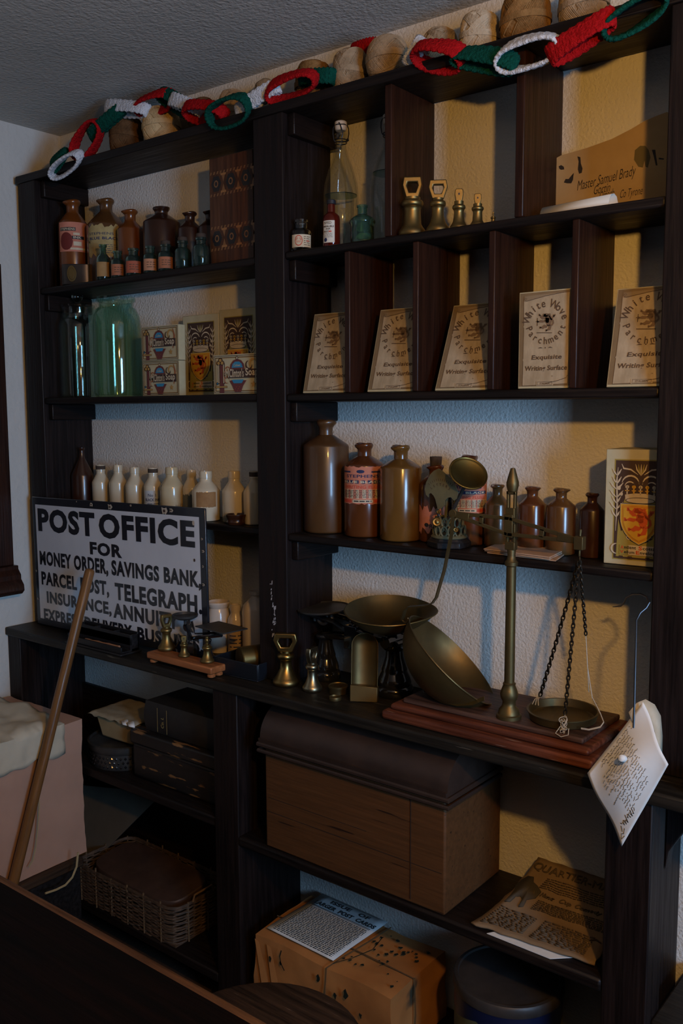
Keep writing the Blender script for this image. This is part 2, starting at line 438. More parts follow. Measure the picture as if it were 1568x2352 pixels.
# ================================================================== SHELVING
ZT, S1, S2, S3, ZW = 2.013, 1.7176, 1.4265, 1.132, .804
L1, L2, L3 = 1.716, 1.4285, 1.130
XL0, XL1, XC0, XC1, XR0, XR1 = -2.2335, -2.163, -1.378, -1.2954, -.5124, -.452
YF = -.153
sh = thing('shelving_unit', 'tall dark-stained wooden open shelving fixed along the back wall above the worktop', 'shelves', (XC0, 0, ZW))
def bd(name, x0, y0, z0, x1, y1, z1, m, parent, bevel=.0025, base=None, lab=None):
    b = base or Vector((XC0, 0, ZW))
    o = MB().box(x0-b.x, y0-b.y, z0-b.z, x1-b.x, y1-b.y, z1-b.z).build(name, m, parent, bevel=bevel)
    if lab: o['label'] = lab
    return o
for x0, x1 in ((XL0, XL1), (XC0, XC1), (XR0, XR1)):
    bd('post', x0, YF-.004, ZW, x1, -.001, ZT-.02, W_Z, sh)
bd('top_shelf', XL0-.014, YF-.006, ZT-.02, XR1+.02, -.001, ZT, W_X, sh)
for z, x0, x1 in ((L1, XL1, XC0), (L2, XL1, XC0), (L3, XL1, XC0), (S1, XC1, XR0), (S2, XC1, XR0), (S3, XC1, XR0)):
    t = .017 if x0 == XL1 else .0165
    bd('shelf', x0, YF if z != L3 else -.113, z-t, x1, -.001, z-.0006, W_X, sh, .004)
    if z != L3:
        bd('cleat', x0, YF+.012, z-t-.042, x0+.018, -.001, z-t, W_Y, sh)
bd('cleat', XL1, YF+.012, ZT-.064, XL1+.018, -.001, ZT-.02, W_Y, sh)
bd('cleat', XC1, YF+.012, ZT-.064, XC1+.018, -.001, ZT-.02, W_Y, sh)
for x in (-1.046, -.773):
    bd('divider', x, YF+.004, S1, x+.016, -.001, ZT-.02, W_R, sh, .002, lab='red-brown upright divider')
for x in (-1.142, -.981, -.821, -.666):
    bd('divider', x, YF+.003, S2, x+.013, -.001, S1-.0165, W_R, sh, .002, lab='red-brown upright divider')
# chipped pale paint on the centre post
fl = MB()
rnd = random.Random(3)
for u, v in ((628, 1388), (622, 1368), (631, 1402), (629, 1420), (630, 1438), (627, 1452), (622, 1346), (633, 1412), (626, 1430)):
    p = at(u, v, y=YF-.0045)
    for k in range(3):
        q = p+Vector((rnd.uniform(-.004, .004), 0, rnd.uniform(-.008, .008))); a = rnd.uniform(.0008, .0022); b = rnd.uniform(.001, .005)
        fl.add([(q.x-a-XC0, q.y, q.z-b-ZW), (q.x+a*.6-XC0, q.y, q.z-b*.7-ZW), (q.x+a-XC0, q.y, q.z+b-ZW), (q.x-a*.4-XC0, q.y, q.z+b*.8-ZW)], [(0, 1, 2, 3)])
fl.build('paint_chips', PAINTFLECK, sh)['label'] = 'flecks of pale paint on the centre post'

# ================================================================== WORKTOP AND BASE
YB = -.236
wt = MB().box(-2.266, YB, ZW-.023, .25, -.001, ZW-.0006).build('worktop', W_TOP, bevel=.004)
tag(wt, 'long worn black wooden worktop running under the shelving', 'worktop')
bb = Vector((-1.456, 0, 0))
bs = thing('base_cabinet', 'dark open wooden base under the worktop with posts and low shelves', 'cabinet', bb)
ZU = ZW-.023
for x0, x1 in ((-2.266, -2.21), (-1.456, -1.382), (-.549, -.474)):
    bd('post', x0, YB+.008, 0, x1, YB+.07, ZU, W_Z, bs, base=bb)
for x0, x1 in ((-2.266, -2.235), (-1.43, -1.40), (-.545, -.50)):
    bd('side_panel', x0, YB+.07, 0, x1, -.001, ZU, W_Z, bs, base=bb)
bd('low_shelf', -2.235, YB+.012, .458, -1.456, -.001, .48, W_X, bs, .004, base=bb)
bd('low_shelf', -1.382, YB+.006, .438, -.549, -.001, .46, W_X, bs, .005, base=bb)
bd('bottom_shelf', -2.235, YB+.008, .085, -1.456, -.001, .108, W_X, bs, .004, base=bb)
bd('bottom_shelf', -1.382, YB+.008, .085, -.549, -.001, .108, W_X, bs, .004, base=bb)
bd('low_shelf', -.474, YB+.03, .375, .25, -.001, .41, W_TOP, bs, .004, base=bb)
# slanted bracket right of the last post
k1, k2 = at(1541, 1950, y=-.075), at(1590, 1886, y=-.075)
br = MB().prism([(-.498-bb.x, k1.z-.035), (k1.x-bb.x, k1.z), (k2.x-bb.x, k2.z), (k2.x+.04-bb.x, ZU-.002), (-.498-bb.x, ZU-.002)], -.09, -.06)
br.build('bracket', W_Z, bs, bevel=.002)

# ================================================================== CUPBOARD AT THE RIGHT EDGE
cb = thing('cupboard', 'reddish brown wooden cupboard at the right edge of the photo standing on the worktop', 'cupboard', (-.40, 0, ZW))
cm = MB(); cm.box(0, -.165, .03, .5, -.001, 1.19); cm.build('carcass', W_R, cb, bevel=.003)
cm = MB(); cm.box(0, -.18, .03, .055, -.1652, 1.19); cm.box(.0, -.18, .03, .5, -.1652, .075)
cm.build('face_frame', W_R, cb, bevel=.004)
cm = MB()
cm.tube([(.02, -.184, .04), (.02, -.184, 1.18)], .006, 8); cm.build('bead_moulding', W_MAH, cb)
cm = MB(); cm.prism([(-.03, 0), (.5, 0), (.5, .03), (-.03, .03)], -.215, -.001); cm.build('plinth', W_BLACK, cb, bevel=.008, seg=3)

# ================================================================== CASE ON THE LEFT WALL
wc = thing('wall_case', 'dark moulded wooden case on the left wall at the photo edge beside the sign', 'wall case', (-2.267, -.4, .93))
cm = MB(); cm.box(.0, -.35, .045, .024, .187, .85); cm.build('case_body', W_R, wc, bevel=.003)
cm = MB()
cm.prism([(0, -.03), (.055, -.03), (.066, -.02), (.064, -.004), (.052, .01), (.052, .022), (.04, .036), (.04, .046), (0, .046)], -.36, .19)
cm.build('base_moulding', W_R, wc, bevel=.002)
# ================================================================== BOTTLES
def cyl_fn(R, z0=0., zs=1.):
    """print wrapped round a cylinder: a is arc length from the front, b is height"""
    return lambda a, b, h: ((R+h)*sin(a/R), -(R+h)*cos(a/R), b)
def patch(mb, R, half, z0, z1, mi, h=.0004, n=20, ragged=0, seed=1):
    rnd = random.Random(seed); f = cyl_fn(R)
    vs, fs = [], []
    for i in range(n+1):
        a = -half+2*half*i/n
        vs.append(f(a, z0+(rnd.uniform(0, ragged) if ragged else 0), h)); vs.append(f(a, z1-(rnd.uniform(0, ragged) if ragged else 0), h))
    for i in range(n): fs.append((2*i, 2*i+2, 2*i+3, 2*i+1))
    mb.add(vs, fs, mi)
def stoneware(u, wpx, vtop, y, zs, m, label, group, sh=.77, nk=.865, nr=.34, lr=.43, spout=None, name='stoneware_bottle', cat='bottle', lab=None, base=1., seed=0, twist=0.):
    x = X(u, y, zs+.08); R = wpx/2*dep((x, y, zs+.08))/FPX; H = ZV(vtop, x, y)-zs
    rz = facing(x, y)+twist
    t = thing(name, label, cat, (x, y, zs), rz, group)
    pr = [(.0, 0), (.90*R, 0), (.97*R, .006*H), (R, .02*H), (R, .35*H), (R*.995, (sh-.015)*H), (R*.97, sh*H)]
    n = 5
    for i in range(1, n+1):
        q = i/n; pr.append((R*(.96+(nr-.96)*q), H*(sh+(nk-sh)*(q**.92))))
    pr += [(R*nr*.97, H*(nk+.03)), (R*nr, H*.935), (R*(nr+(lr-nr)*.6), H*.955), (R*lr, H*.972), (R*lr*.98, H*.99), (R*lr*.86, H), (R*nr*.72, H*.985), (R*nr*.66, H*.9)]
    sp = spout if spout is not None else random.uniform(-1, 1)
    def df(p, a):
        if p[2] < H*.94: return p
        d = cos(a-sp); k = max(0, d)**6*(p[2]/H-.94)/.06
        return (p[0]*(1+.28*k), p[1]*(1+.28*k), p[2]-.012*H*k+.006*H*sin(2*a+seed))
    MB().lathe(pr, 40, 0, cap0=False, cap1=True, deform=df).build('body', m, t, smooth=50)
    return t, R, H, x
def label_part(t, R, half, z0, z1, mats, draw, ragged=0., seed=1, lab=None):
    mb = MB(); patch(mb, R, half, z0, z1, 0, ragged=ragged, seed=seed)
    if draw: draw(Art(mb, cyl_fn(R+.0004), curved=True), half, z0, z1)
    o = mb.build('paper_label', mats, t)
    if lab: o['label'] = lab
    return o
def ink_label(title1, title2, band=1):
    def d(A, hf, z0, z1):
        h = z1-z0; F = lambda q: z0+h*q
        A.disc(-hf*.15, F(.86), hf*.15, h*.045, 1); A.rect(-hf*.98, F(.83), -hf*.55, F(.87), 1); A.rect(hf*.25, F(.83), hf*.9, F(.87), 1)
        A.text(title1, -hf*.75, F(.70), hf*.55, F(.78), 1, 1, .02)
        A.rect(-hf*.95, F(.545), hf*.85, F(.635), 1, 1, 8)
        A.text(title2, -hf*.9, F(.56), hf*.75, F(.62), 0 if len(title2) < 3 else 3, 2, .03)
        A.text('WRITING FLUID', -hf*.85, F(.42), hf*.7, F(.50), 2, 1, .015)
        A.rect(-hf*.97, F(.16), hf*.93, F(.39), 3, 1, 8)
        print_lines(A, -hf*.93, F(.18), hf*.88, F(.38), 5, 4, 5, 2, .35)
        A.rect(-hf*.97, F(.05), -hf*.5, F(.13), 2, 1, 3); A.rect(hf*.35, F(.05), hf*.9, F(.13), 2, 1, 3); A.rect(-hf*.45, F(.05), hf*.3, F(.13), 3, 1, 3)
        print_lines(A, -hf*.4, F(.06), hf*.25, F(.12), 1, 4, 6, 2, .5)
    return d
PBL = [PINKP, NAVY, REDP, CREAMP, INK]
# --- right bay, third shelf
g = 'stoneware ink bottles on the shelf above the brass scales'
stoneware(749, 105, 965, -.075, S3, S_BIG, 'largest stoneware bottle, brown and plain, beside the centre post', g, .78, .87, .31, .40, 1.2)
t, R, H, x = stoneware(837, 93, 1018, -.078, S3, S_RED, 'red-brown stoneware ink bottle with a full pink and navy paper label', g, .775, .865, .35, .43, -1.1)
label_part(t, R, R*1.35, H*.355, H*.765, PBL, ink_label('STEPHENS', 'BLUE BLACK'), .003)
stoneware(920, 95, 1023, -.085, S3, S_TAN, 'tan glossy stoneware bottle between the labelled bottle and the corked one', g, .775, .86, .34, .44, -1.0)
t, R, H, x = stoneware(1000, 78, 1068, -.058, S3, S_RED, 'corked stoneware bottle with a torn pink label behind the letter balance', g, .76, .87, .40, .48, -1.2)
MB().lathe([(R*.30, H*.93), (R*.33, H*1.0), (R*.36, H*1.10), (R*.35, H*1.11)], 20, 0).build('cork', CORK, t)
label_part(t, R, R*1.2, H*.10, H*.50, [PINKP, INK], lambda A, hf, z0, z1: (A.text('RT', -hf*.3, z0+.014, hf*.1, z0+.022, 1), A.disc(-hf*.45, z0+.02, .005, .004, 1), A.disc(hf*.35, z0+.03, .006, .009, 1)), .016, 4)
t, R, H, x = stoneware(1077, 80, 1046, -.054, S3, S_RED, 'stoneware ink bottle with a pink label half hidden by the round brass pan', g, .80, .88, .40, .48, .4)
label_part(t, R, R*1.35, H*.36, H*.76, PBL, ink_label('STEPHENS', 'BLUE BLACK'), .003, 2)
stoneware(1142, 57, 1113, -.062, S3, S_MID, 'small stoneware bottle just left of the brass column of the balance', g, .70, .83, .40, .56, -.6)
stoneware(1222, 62, 1118, -.062, S3, S_RED, 'small reddish stoneware bottle just right of the brass column of the balance', g, .73, .85, .42, .56, .9)
stoneware(1288, 67, 1122, -.064, S3, S_MID, 'small brown stoneware bottle with a wide spout standing behind the buff envelopes', g, .74, .85, .38, .55, 1.0)
stoneware(1359, 55, 1133, -.066, S3, S_DARK, 'small dark stoneware bottle next to the tall cream envelope box', g, .74, .86, .40, .56, -.4)
# --- left bay, top shelf
g = 'stoneware bottles in the back row of the top left shelf'
def lab1(A, hf, z0, z1):
    h = z1-z0
    A.rect(-hf*.9, z0+h*.70, hf*.15, z0+h*.82, 1); A.text('STEPHENS', -hf*.85, z0+h*.72, hf*.1, z0+h*.8, 2, 2, .02)
    A.rect(-hf*.1, z0+h*.42, hf*.7, z0+h*.53, 1); A.text('INK', 0, z0+h*.44, hf*.5, z0+h*.52, 2, 2, .02)
    A.rect(0, z0+h*.20, hf*.5, z0+h*.34, 2); A.rect(-hf*.2, z0+h*.06, hf*.8, z0+h*.13, 2); A.rect(0, z0+h*.56, hf*.4, z0+h*.64, 2)
    A.disc(-hf*.45, z0+h*.35, hf*.42, h*.3, 3, 2)
t, R, H, x = stoneware(170, 66, 461, -.085, L1, S_ORANGE, 'orange-brown stoneware bottle with a square pink label in the left corner', g, .74, .86, .42, .56, -1.3)
label_part(t, R, R*1.1, H*.40, H*.73, [PINKP, INK, CREAMP, mat('red_stain', (.12, .012, .008), .7)], lab1)
t, R, H, x = stoneware(247, 90, 458, -.055, L1, S_MID, 'broad stoneware bottle with a torn yellowed label', g, .70, .86, .32, .42, -1.2)
label_part(t, R, R*1.1, H*.30, H*.69, [YELP, NAVY], lambda A, hf, z0, z1: (A.text('STEPHENS', -hf*.9, z0+(z1-z0)*.66, hf*.3, z0+(z1-z0)*.73, 1), A.text('BLUE BLACK', -hf*.9, z0+(z1-z0)*.52, hf*.6, z0+(z1-z0)*.60, 1, 1, .03), print_lines(A, -hf*.2, z0+.01, hf*.8, z0+(z1-z0)*.4, 5, 1, 3, 1, .25)), .012, 9)
stoneware(301, 60, 483, -.055, L1, S_ORANGE, 'slim orange stoneware bottle without a label', g, .74, .85, .42, .58, -1.2)
stoneware(372, 84, 476, -.055, L1, S_DARK, 'squat dark brown stoneware bottle with a short rolled neck', g, .79, .90, .36, .46, .6, base=.9)
stoneware(437, 56, 488, -.055, L1, S_DARK, 'small dark stoneware bottle behind the two unlabelled ink bottles', g, .74, .85, .40, .58, -.8)
stoneware(484, 56, 485, -.050, L1, S_DARK, 'dark stoneware bottle partly hidden by the inlaid wooden panel', g, .74, .85, .40, .58, -.8)
# --- left bay, third shelf: cream jars
def creamjar(u, wpx, vtop, y, m, label, lab=None, rim=None, sh=.60, nk=.80, nr=.50):
    x = X(u, y, L3+.06); R = wpx/2*dep((x, y, L3+.06))/FPX; H = ZV(vtop, x, y)-L3
    t = thing('stoneware_jar', label, 'jar', (x, y, L3), facing(x, y), 'cream stoneware jars behind the enamel sign')
    pr = [(0, 0), (.92*R, 0), (R, .02*H), (R, sh*H), (R*.97, (sh+.025)*H)]
    for i in range(1, 5):
        q = i/4; pr.append((R*(.96+(nr-.96)*q), H*(sh+.03+(nk-sh-.03)*q)))
    pr += [(R*nr, H*.86), (R*nr*1.06, H*.865), (R*nr*1.06, H*.975), (R*nr*1.0, H), (R*nr*.8, H), (R*nr*.75, H*.9)]
    MB().lathe(pr, 36, 0, cap0=False).build('body', m, t, smooth=50)
    if rim: MB().lathe([(R*nr*1.07, H*.90), (R*nr*1.09, H*.95), (R*nr*1.07, H*.985)], 24, 0, cap0=False, cap1=False).build('stained_rim', CORK, t)['label'] = 'dark stained rim'
    if lab: lab(t, R, H)
    return t
J = 'cream stoneware jar '
creamjar(232, 40, 1068, -.051, S_CREAM, J+'next to the dark cone-shouldered bottle', rim=1)
creamjar(272, 41, 1068, -.051, S_CREAM, J+'plain, second from the dark cone-shouldered bottle')
creamjar(310, 42, 1073, -.056, S_CREAM, J+'plain, just left of the one with a pale printed label')
creamjar(352, 42, 1075, -.061, S_CREAM, J+'with a dark rim and a pale printed label', rim=1, lab=lambda t, R, H: label_part(t, R, R*1.2, H*.08, H*.52, [mat('label_pale_blue', (.42, .43, .42), .8), NAVY], lambda A, hf, z0, z1: (A.text('No 1', -hf*.5, z0+(z1-z0)*.7, hf*.2, z0+(z1-z0)*.85, 1), A.text('BLACK INK', -hf*.8, z0+(z1-z0)*.48, hf*.6, z0+(z1-z0)*.62, 1, 1, .02), print_lines(A, -hf*.6, z0+.004, hf*.5, z0+(z1-z0)*.4, 3, 1, 2, 1, .3))))
creamjar(395, 54, 1073, -.066, S_CREAM2, 'larger stoneware jar stained brown with black blotches')
creamjar(440, 42, 1079, -.040, S_CREAM, J+'with a dark torn label standing behind its neighbours', lab=lambda t, R, H: label_part(t, R, R*1.2, H*.1, H*.5, [mat('label_slate', (.10, .105, .09), .8)], None, .006))
creamjar(473, 64, 1082, -.076, S_CREAM, 'broad cream stoneware jar with a brown square label at the sign corner', nr=.44, lab=lambda t, R, H: label_part(t, R, R*.75, H*.28, H*.60, [mat('label_brown', (.30, .16, .06), .8, 0, (.22, .11, .04), 30)], None, .002))
creamjar(538, 56, 1082, -.061, S_CREAM, J+'standing behind the small brown dish', nr=.46)
creamjar(586, 54, 1082, -.061, S_CREAM, J+'partly hidden by the centre post', nr=.46, rim=1)
x = X(190, -.058, L3+.06); y = -.058; d_ = dep((x, y, L3)); R = 25*d_/FPX; H = ZV(1028, x, y)-L3
t = thing('stoneware_bottle', 'dark stoneware bottle with a conical shoulder and thin neck behind the sign', 'bottle', (x, y, L3), 0, None)
MB().lathe([(0, 0), (R, 0), (R, H*.52), (R*.96, H*.55), (R*.28, H*.82), (R*.22, H*.88), (R*.2, H*.95), (R*.28, H*.97), (R*.28, H), (R*.16, H)], 36, 0, cap0=False).build('body', S_DARK, t)
x = X(543, -.094, L3); R = 25*dep((x, -.094, L3))/FPX
MBo = MB().lathe([(0, 0), (R*.8, 0), (R*.86, .003), (R*.9, .006), (R*.84, .010), (R*.9, .016), (R, .021), (R, .024), (R*.9, .024), (R*.8, .008), (0, .006)], 32, 0, cap0=False, cap1=False)
tag(MBo.build('dish', S_DARK, None, (x, -.094, L3)), 'small brown glazed dish at the shelf edge right of the sign', 'dish')

# --- small ink bottles
def ink_bottle(u, wpx, vtop, vbase, y, zs, m, label, group, kind='round', labm=None, hb=.55, draw=None, cap=False, fill=None):
    z1 = zs; x = X(u, y, zs+.02); R = wpx/2*dep((x, y, zs))/FPX; H = (ZV(vtop, x, y)-zs)
    t = thing('ink_bottle', label, 'bottle', (x, y, zs), facing(x, y), group)
    if kind == 'bell':
        pr = [(0, .002), (R*.86, 0), (R*.90, H*.03), (R*.9, H*.50), (R*1.0, H*.54), (R*1.0, H*.60), (R*.8, H*.68), (R*.38, H*.76), (R*.38, H*.94), (R*.43, H*.95), (R*.43, H), (R*.34, H), (R*.3, H*.78), (R*.7, H*.64), (R*.78, H*.1), (0, H*.08)]
    elif kind == 'tall':
        pr = [(0, .002), (R*.95, 0), (R, H*.03), (R, H*.56), (R*.9, H*.64), (R*.45, H*.75), (R*.42, H*.92), (R*.55, H*.93), (R*.55, H), (R*.42, H), (R*.32, H*.76), (R*.8, H*.6), (R*.85, H*.1), (0, H*.08)]
    else:
        pr = [(0, .002), (R*.95, 0), (R, H*.03), (R, H*hb), (R*.93, H*(hb+.07)), (R*.58, H*(hb+.15)), (R*.58, H*.90), (R*.68, H*.92), (R*.68, H), (R*.55, H), (R*.48, H*(hb+.16)), (R*.84, H*(hb+.03)), (R*.86, H*.1), (0, H*.08)]
    MB().lathe(pr, 32, 0, cap0=False, cap1=False).build('glass_body', m, t, smooth=45)
    if fill: MB().lathe([(0, H*.09), (R*.83, H*.11), (R*.82, H*fill), (0, H*fill)], 28, 0, cap0=False, cap1=False).build('ink', INK, t)
    if labm: label_part(t, R, R*1.1, H*.10, H*(hb-.08), [labm, INKB, REDP], draw)
    if cap: MB().lathe([(R*.50, H*.94), (R*.6, H*1.0), (R*.6, H*1.12), (R*.52, H*1.14)], 20, 0).build('stopper', CORK, t)
    return t
g = 'ink bottles in the front row of the top left shelf'
lp = lambda A, hf, z0, z1: print_lines(A, -hf*.5, z0+(z1-z0)*.2, hf*.6, z1-(z1-z0)*.2, 3, 1, 4, 1, .3)
ink_bottle(238, 33, 562, 640, -.128, L1, GLASS_D, 'taller green ink bottle with a torn tan label and long neck', g, 'tall', mat('label_tan', (.32, .19, .07), .8, 0, (.25, .14, .05), 40), .58, None, fill=.4)
ink_bottle(271, 32, 577, 633, -.128, L1, GLASS_D, 'small ink bottle with an orange label next to the tall-necked bottle', g, 'round', ORNP, .58, lp, fill=.5)
ink_bottle(307, 37, 571, 629, -.128, L1, GLASS_D, 'wide ink bottle with a broad deep orange label', g, 'round', mat('label_red_orange', (.34, .085, .045), .8, 0, (.27, .07, .03), 40), .60, lp, fill=.5)
ink_bottle(346, 34, 566, 622, -.128, L1, GLASS_D, 'ink bottle with a pale printed orange label and no stopper', g, 'round', mat('label_salmon', (.42, .20, .11), .8, 0, (.36, .16, .08), 40), .60, lp, fill=.5)
ink_bottle(381, 36, 562, 618, -.128, L1, GLASS_D, 'corked ink bottle with an orange label, last one with a label', g, 'round', ORNP, .60, lp, cap=True, fill=.5)
ink_bottle(420, 37, 554, 612, -.126, L1, GLASS_D, 'unlabelled stoppered ink bottle, left of the two', g, 'round', None, .62, None, cap=True, fill=.35)
ink_bottle(462, 38, 546, 604, -.124, L1, GLASS_D, 'unlabelled stoppered ink bottle touching the inlaid panel', g, 'round', None, .62, None, cap=True, fill=.35)
# tin with oval relief
x = X(178, -.12, L1); R = 30*dep((x, -.12, L1))/FPX; H = .052
t = thing('pewter_tin', 'small grey metal tin with an oval raised badge in front of the pink-labelled bottle', 'tin', (x, -.118, L1), facing(x, -.12)-.25)
sup = [(R*1.15*abs(cos(a))**.55*(1 if cos(a) > 0 else -1), R*.62*abs(sin(a))**.55*(1 if sin(a) > 0 else -1)) for a in [2*pi*k/36 for k in range(36)]]
mb = MB(); n = 36
vs = [(a, b, z) for z in (0, H) for a, b in sup]
mb.add(vs, [(i, (i+1) % n, (i+1) % n+n, i+n) for i in range(n)]+[tuple(range(n, 2*n)), tuple(reversed(range(n)))])
mb.build('tin_body', PEWTER, t, bevel=.0015)
mb = MB(); q = [( -.010+.012*cos(a), H*.52+.021*sin(a)) for a in [2*pi*k/28 for k in range(28)]]
mb.prism(q, -R*.62-.0022, -R*.60); q2 = [(-.010+.008*cos(a), H*.52+.015*sin(a)) for a in [2*pi*k/20 for k in range(20)]]
mb.prism(q2, -R*.62-.0034, -R*.60); mb.build('oval_badge', BRASS_D, t, bevel=.0008)

# --- right bay first shelf: small bottles
def rl(A, hf, z0, z1):
    h = z1-z0
    A.disc(-hf*.25, z0+h*.52, hf*.36, h*.42, 2, 1, 24); A.disc(-hf*.25, z0+h*.52, hf*.30, h*.35, 0, 2, 24)
    A.arc_text('RED INK', -hf*.25, z0+h*.5, hf*.17, h*.14, 160, 20, 2, 3); print_lines(A, -hf*.45, z0+h*.36, -hf*.05, z0+h*.5, 2, 2, 3, 3, .4)
    print_lines(A, hf*.22, z0+h*.1, hf*.85, z0+h*.9, 5, 1, 8, 1, .3); A.text('INK', hf*.45, z0+h*.42, hf*.75, z0+h*.54, 2, 2, .03)
ink_bottle(692, 47, 506, 567, -.125, S1, GLASS, 'squat clear glass ink bottle with a cream and red label near the centre post', None, 'round', CREAMP, .58, rl)
x = X(761, -.118, S1); R = 20*dep((x, -.118, S1))/FPX; H = ZV(459, x, -.118)-S1
t = thing('ink_bottle', 'dark red glass bottle with a white printed label and black lip', 'bottle', (x, -.118, S1), facing(x, -.118)-.35)
MB().lathe([(0, .002), (R*.96, 0), (R, H*.02), (R, H*.58), (R*.92, H*.66), (R*.45, H*.74), (R*.43, H*.90)], 32, 0, cap0=False).build('glass_body', GLASS_A, t, smooth=45)
MB().lathe([(R*.44, H*.90), (R*.52, H*.91), (R*.52, H*.985), (R*.40, H)], 24, 0).build('lip', INK, t)['label'] = 'black lip'
def il(A, hf, z0, z1):
    h = z1-z0
    A.text('NYED', -hf*.7, z0+h*.83, hf*.5, z0+h*.95, 1); A.text('INDELIBLE', -hf*.9, z0+h*.69, hf*.9, z0+h*.77, 1, 1, .03); A.text('INK', -hf*.4, z0+h*.58, hf*.4, z0+h*.66, 1, 1, .02)
    A.text('RED', -hf*.8, z0+h*.46, hf*.2, z0+h*.54, 1, 1, .02); A.disc(hf*.3, z0+h*.50, hf*.25, h*.03, 2, 2); print_lines(A, -hf*.8, z0+h*.22, hf*.7, z0+h*.44, 4, 1, 3, 1, .3)
    A.disc(-hf*.5, z0+h*.13, hf*.3, h*.09, 3)
label_part(t, R, R*.72, H*.09, H*.545, [mat('label_white', (.60, .57, .48), .8), BROWNP, REDP, NAVY], il)
ink_bottle(832, 60, 472, 547, -.112, S1, mat('bottle_green_glass', (.30, .62, .50), .04, trans=.95), 'green bell-shaped glass ink bottle between the flip-top bottles', None, 'bell')
# flip-top bottles
def fliptop(u, wpx, vtop, y, label, fill):
    x = X(u, y, S1+.1); R = wpx/2*dep((x, y, S1+.1))/FPX; H = ZV(vtop, x, y)-S1
    t = thing('flip_top_bottle', label, 'bottle', (x, y, S1), facing(x, y), 'flip-top glass bottles')
    th = .003
    o_ = [(R*.9, 0), (R, H*.02), (R, H*.46), (R*.93, H*.53), (R*.72, H*.63), (R*.46, H*.72), (R*.32, H*.79), (R*.29, H*.86), (R*.36, H*.87), (R*.36, H*.90), (R*.30, H*.905), (R*.30, H*.93)]
    i_ = [(max(r-th, .002), z+(th if z == 0 else 0)) for r, z in reversed(o_)]
    MB().lathe([(0, 0)]+o_+i_+[(0, th)], 40, 0, cap0=False, cap1=False).build('glass_body', THIN, t, smooth=45)
    MB().lathe([(0, H*fill-.0016), (R-th+.0002, H*fill-.0016), (R-th+.0002, H*fill), (0, H*fill)], 40, 0, cap0=False, cap1=False).build('liquid_line', GLASS_D, t)['label'] = 'dark liquid line'
    MB().lathe([(R*.27, H*.925), (R*.34, H*.935), (R*.36, H*.96), (R*.35, H*.99), (R*.25, H)], 24, 0).build('stopper', PORC, t)['label'] = 'white porcelain stopper'
    mb = MB(); r = .0011
    for s_ in (-1, 1):
        mb.tube([(s_*R*.37, 0, H*.965), (s_*R*.44, -.002, H*.94), (s_*R*.45, -.003, H*.90), (s_*R*.40, -.004, H*.855), (s_*R*.33, -.004, H*.84)], r, 6)
    mb.tube([(-R*.37, 0, H*.965), (-R*.2, -R*.36, H*.962), (R*.2, -R*.36, H*.962), (R*.37, 0, H*.965)], r, 6)
    mb.tube([(-R*.1, -R*.37, H*.975), (0, -R*.40, H*.95), (R*.12, -R*.40, H*.89), (R*.05, -R*.38, H*.86)], r, 6)
    for zz in (.855, .835): mb.tube([(R*.335*cos(a), R*.335*sin(a), H*zz) for a in [2*pi*k/20 for k in range(20)]], r, 6, closed=True)
    mb.tube([(R*.33, -.006, H*.855), (R*.42, -.01, H*.86), (R*.44, -.008, H*.845), (R*.36, -.006, H*.84)], r, 6)
    mb.build('wire_bail', STEEL, t)
fliptop(783, 80, 278, -.062, 'clear flip-top bottle with white stopper and wire bail, fully in view', .44)
fliptop(893, 82, 262, -.058, 'clear flip-top bottle half hidden behind the red-brown divider', .56)

# glass jars on the left middle shelf
def jar(u, wpx, vtop, y, m, label, prof, stopper=False):
    x = X(u, y, L2+.08); R = wpx/2*dep((x, y, L2+.08))/FPX; H = ZV(vtop, x, y)-L2; th = .0032
    t = thing('glass_jar', label, 'jar', (x, y, L2), 0, None)
    o_ = [(r*R, z*H) for r, z in prof]
    i_ = [(max(r-th, .001), z) for r, z in reversed(o_)]
    i_[-1] = (i_[-1][0], th*1.5)
    MB().lathe([(0, 0)]+o_+i_+[(0, th*1.6)], 56, 0, cap0=False, cap1=False).build('jar_body', m, t, smooth=50)
    return t, R, H
t, R, H = jar(183, 86, 706, -.075, THIN, 'tall clear glass jar with a ball-knob lid in the left corner', [(.95, 0), (1, .02), (1, .80), (.96, .845), (.84, .87), (.82, .88), (.82, .985), (.86, 1.0)])
MB().lathe([(R*.74, H*.93), (R*.78, H*.99), (R*.88, H*1.0), (R*.88, H*1.02), (R*.6, H*1.035), (R*.12, H*1.045), (R*.12, H*1.055)], 40, 0).build('lid', THIN, t)
mb = MB(); mb.lathe([(R*.29*sin(pi*k/14), H*1.055+R*.29*(1-cos(pi*k/14))) for k in range(1, 14)], 24, 0); mb.build('knob', GLASS, t)
jar(271, 108, 684, -.085, THIN_G, 'large pale green open glass jar beside the soap boxes', [(.93, 0), (.99, .02), (1, .05), (1, .72), (.95, .82), (.82, .885), (.72, .905), (.71, .95), (.80, .965), (.80, 1.0)])
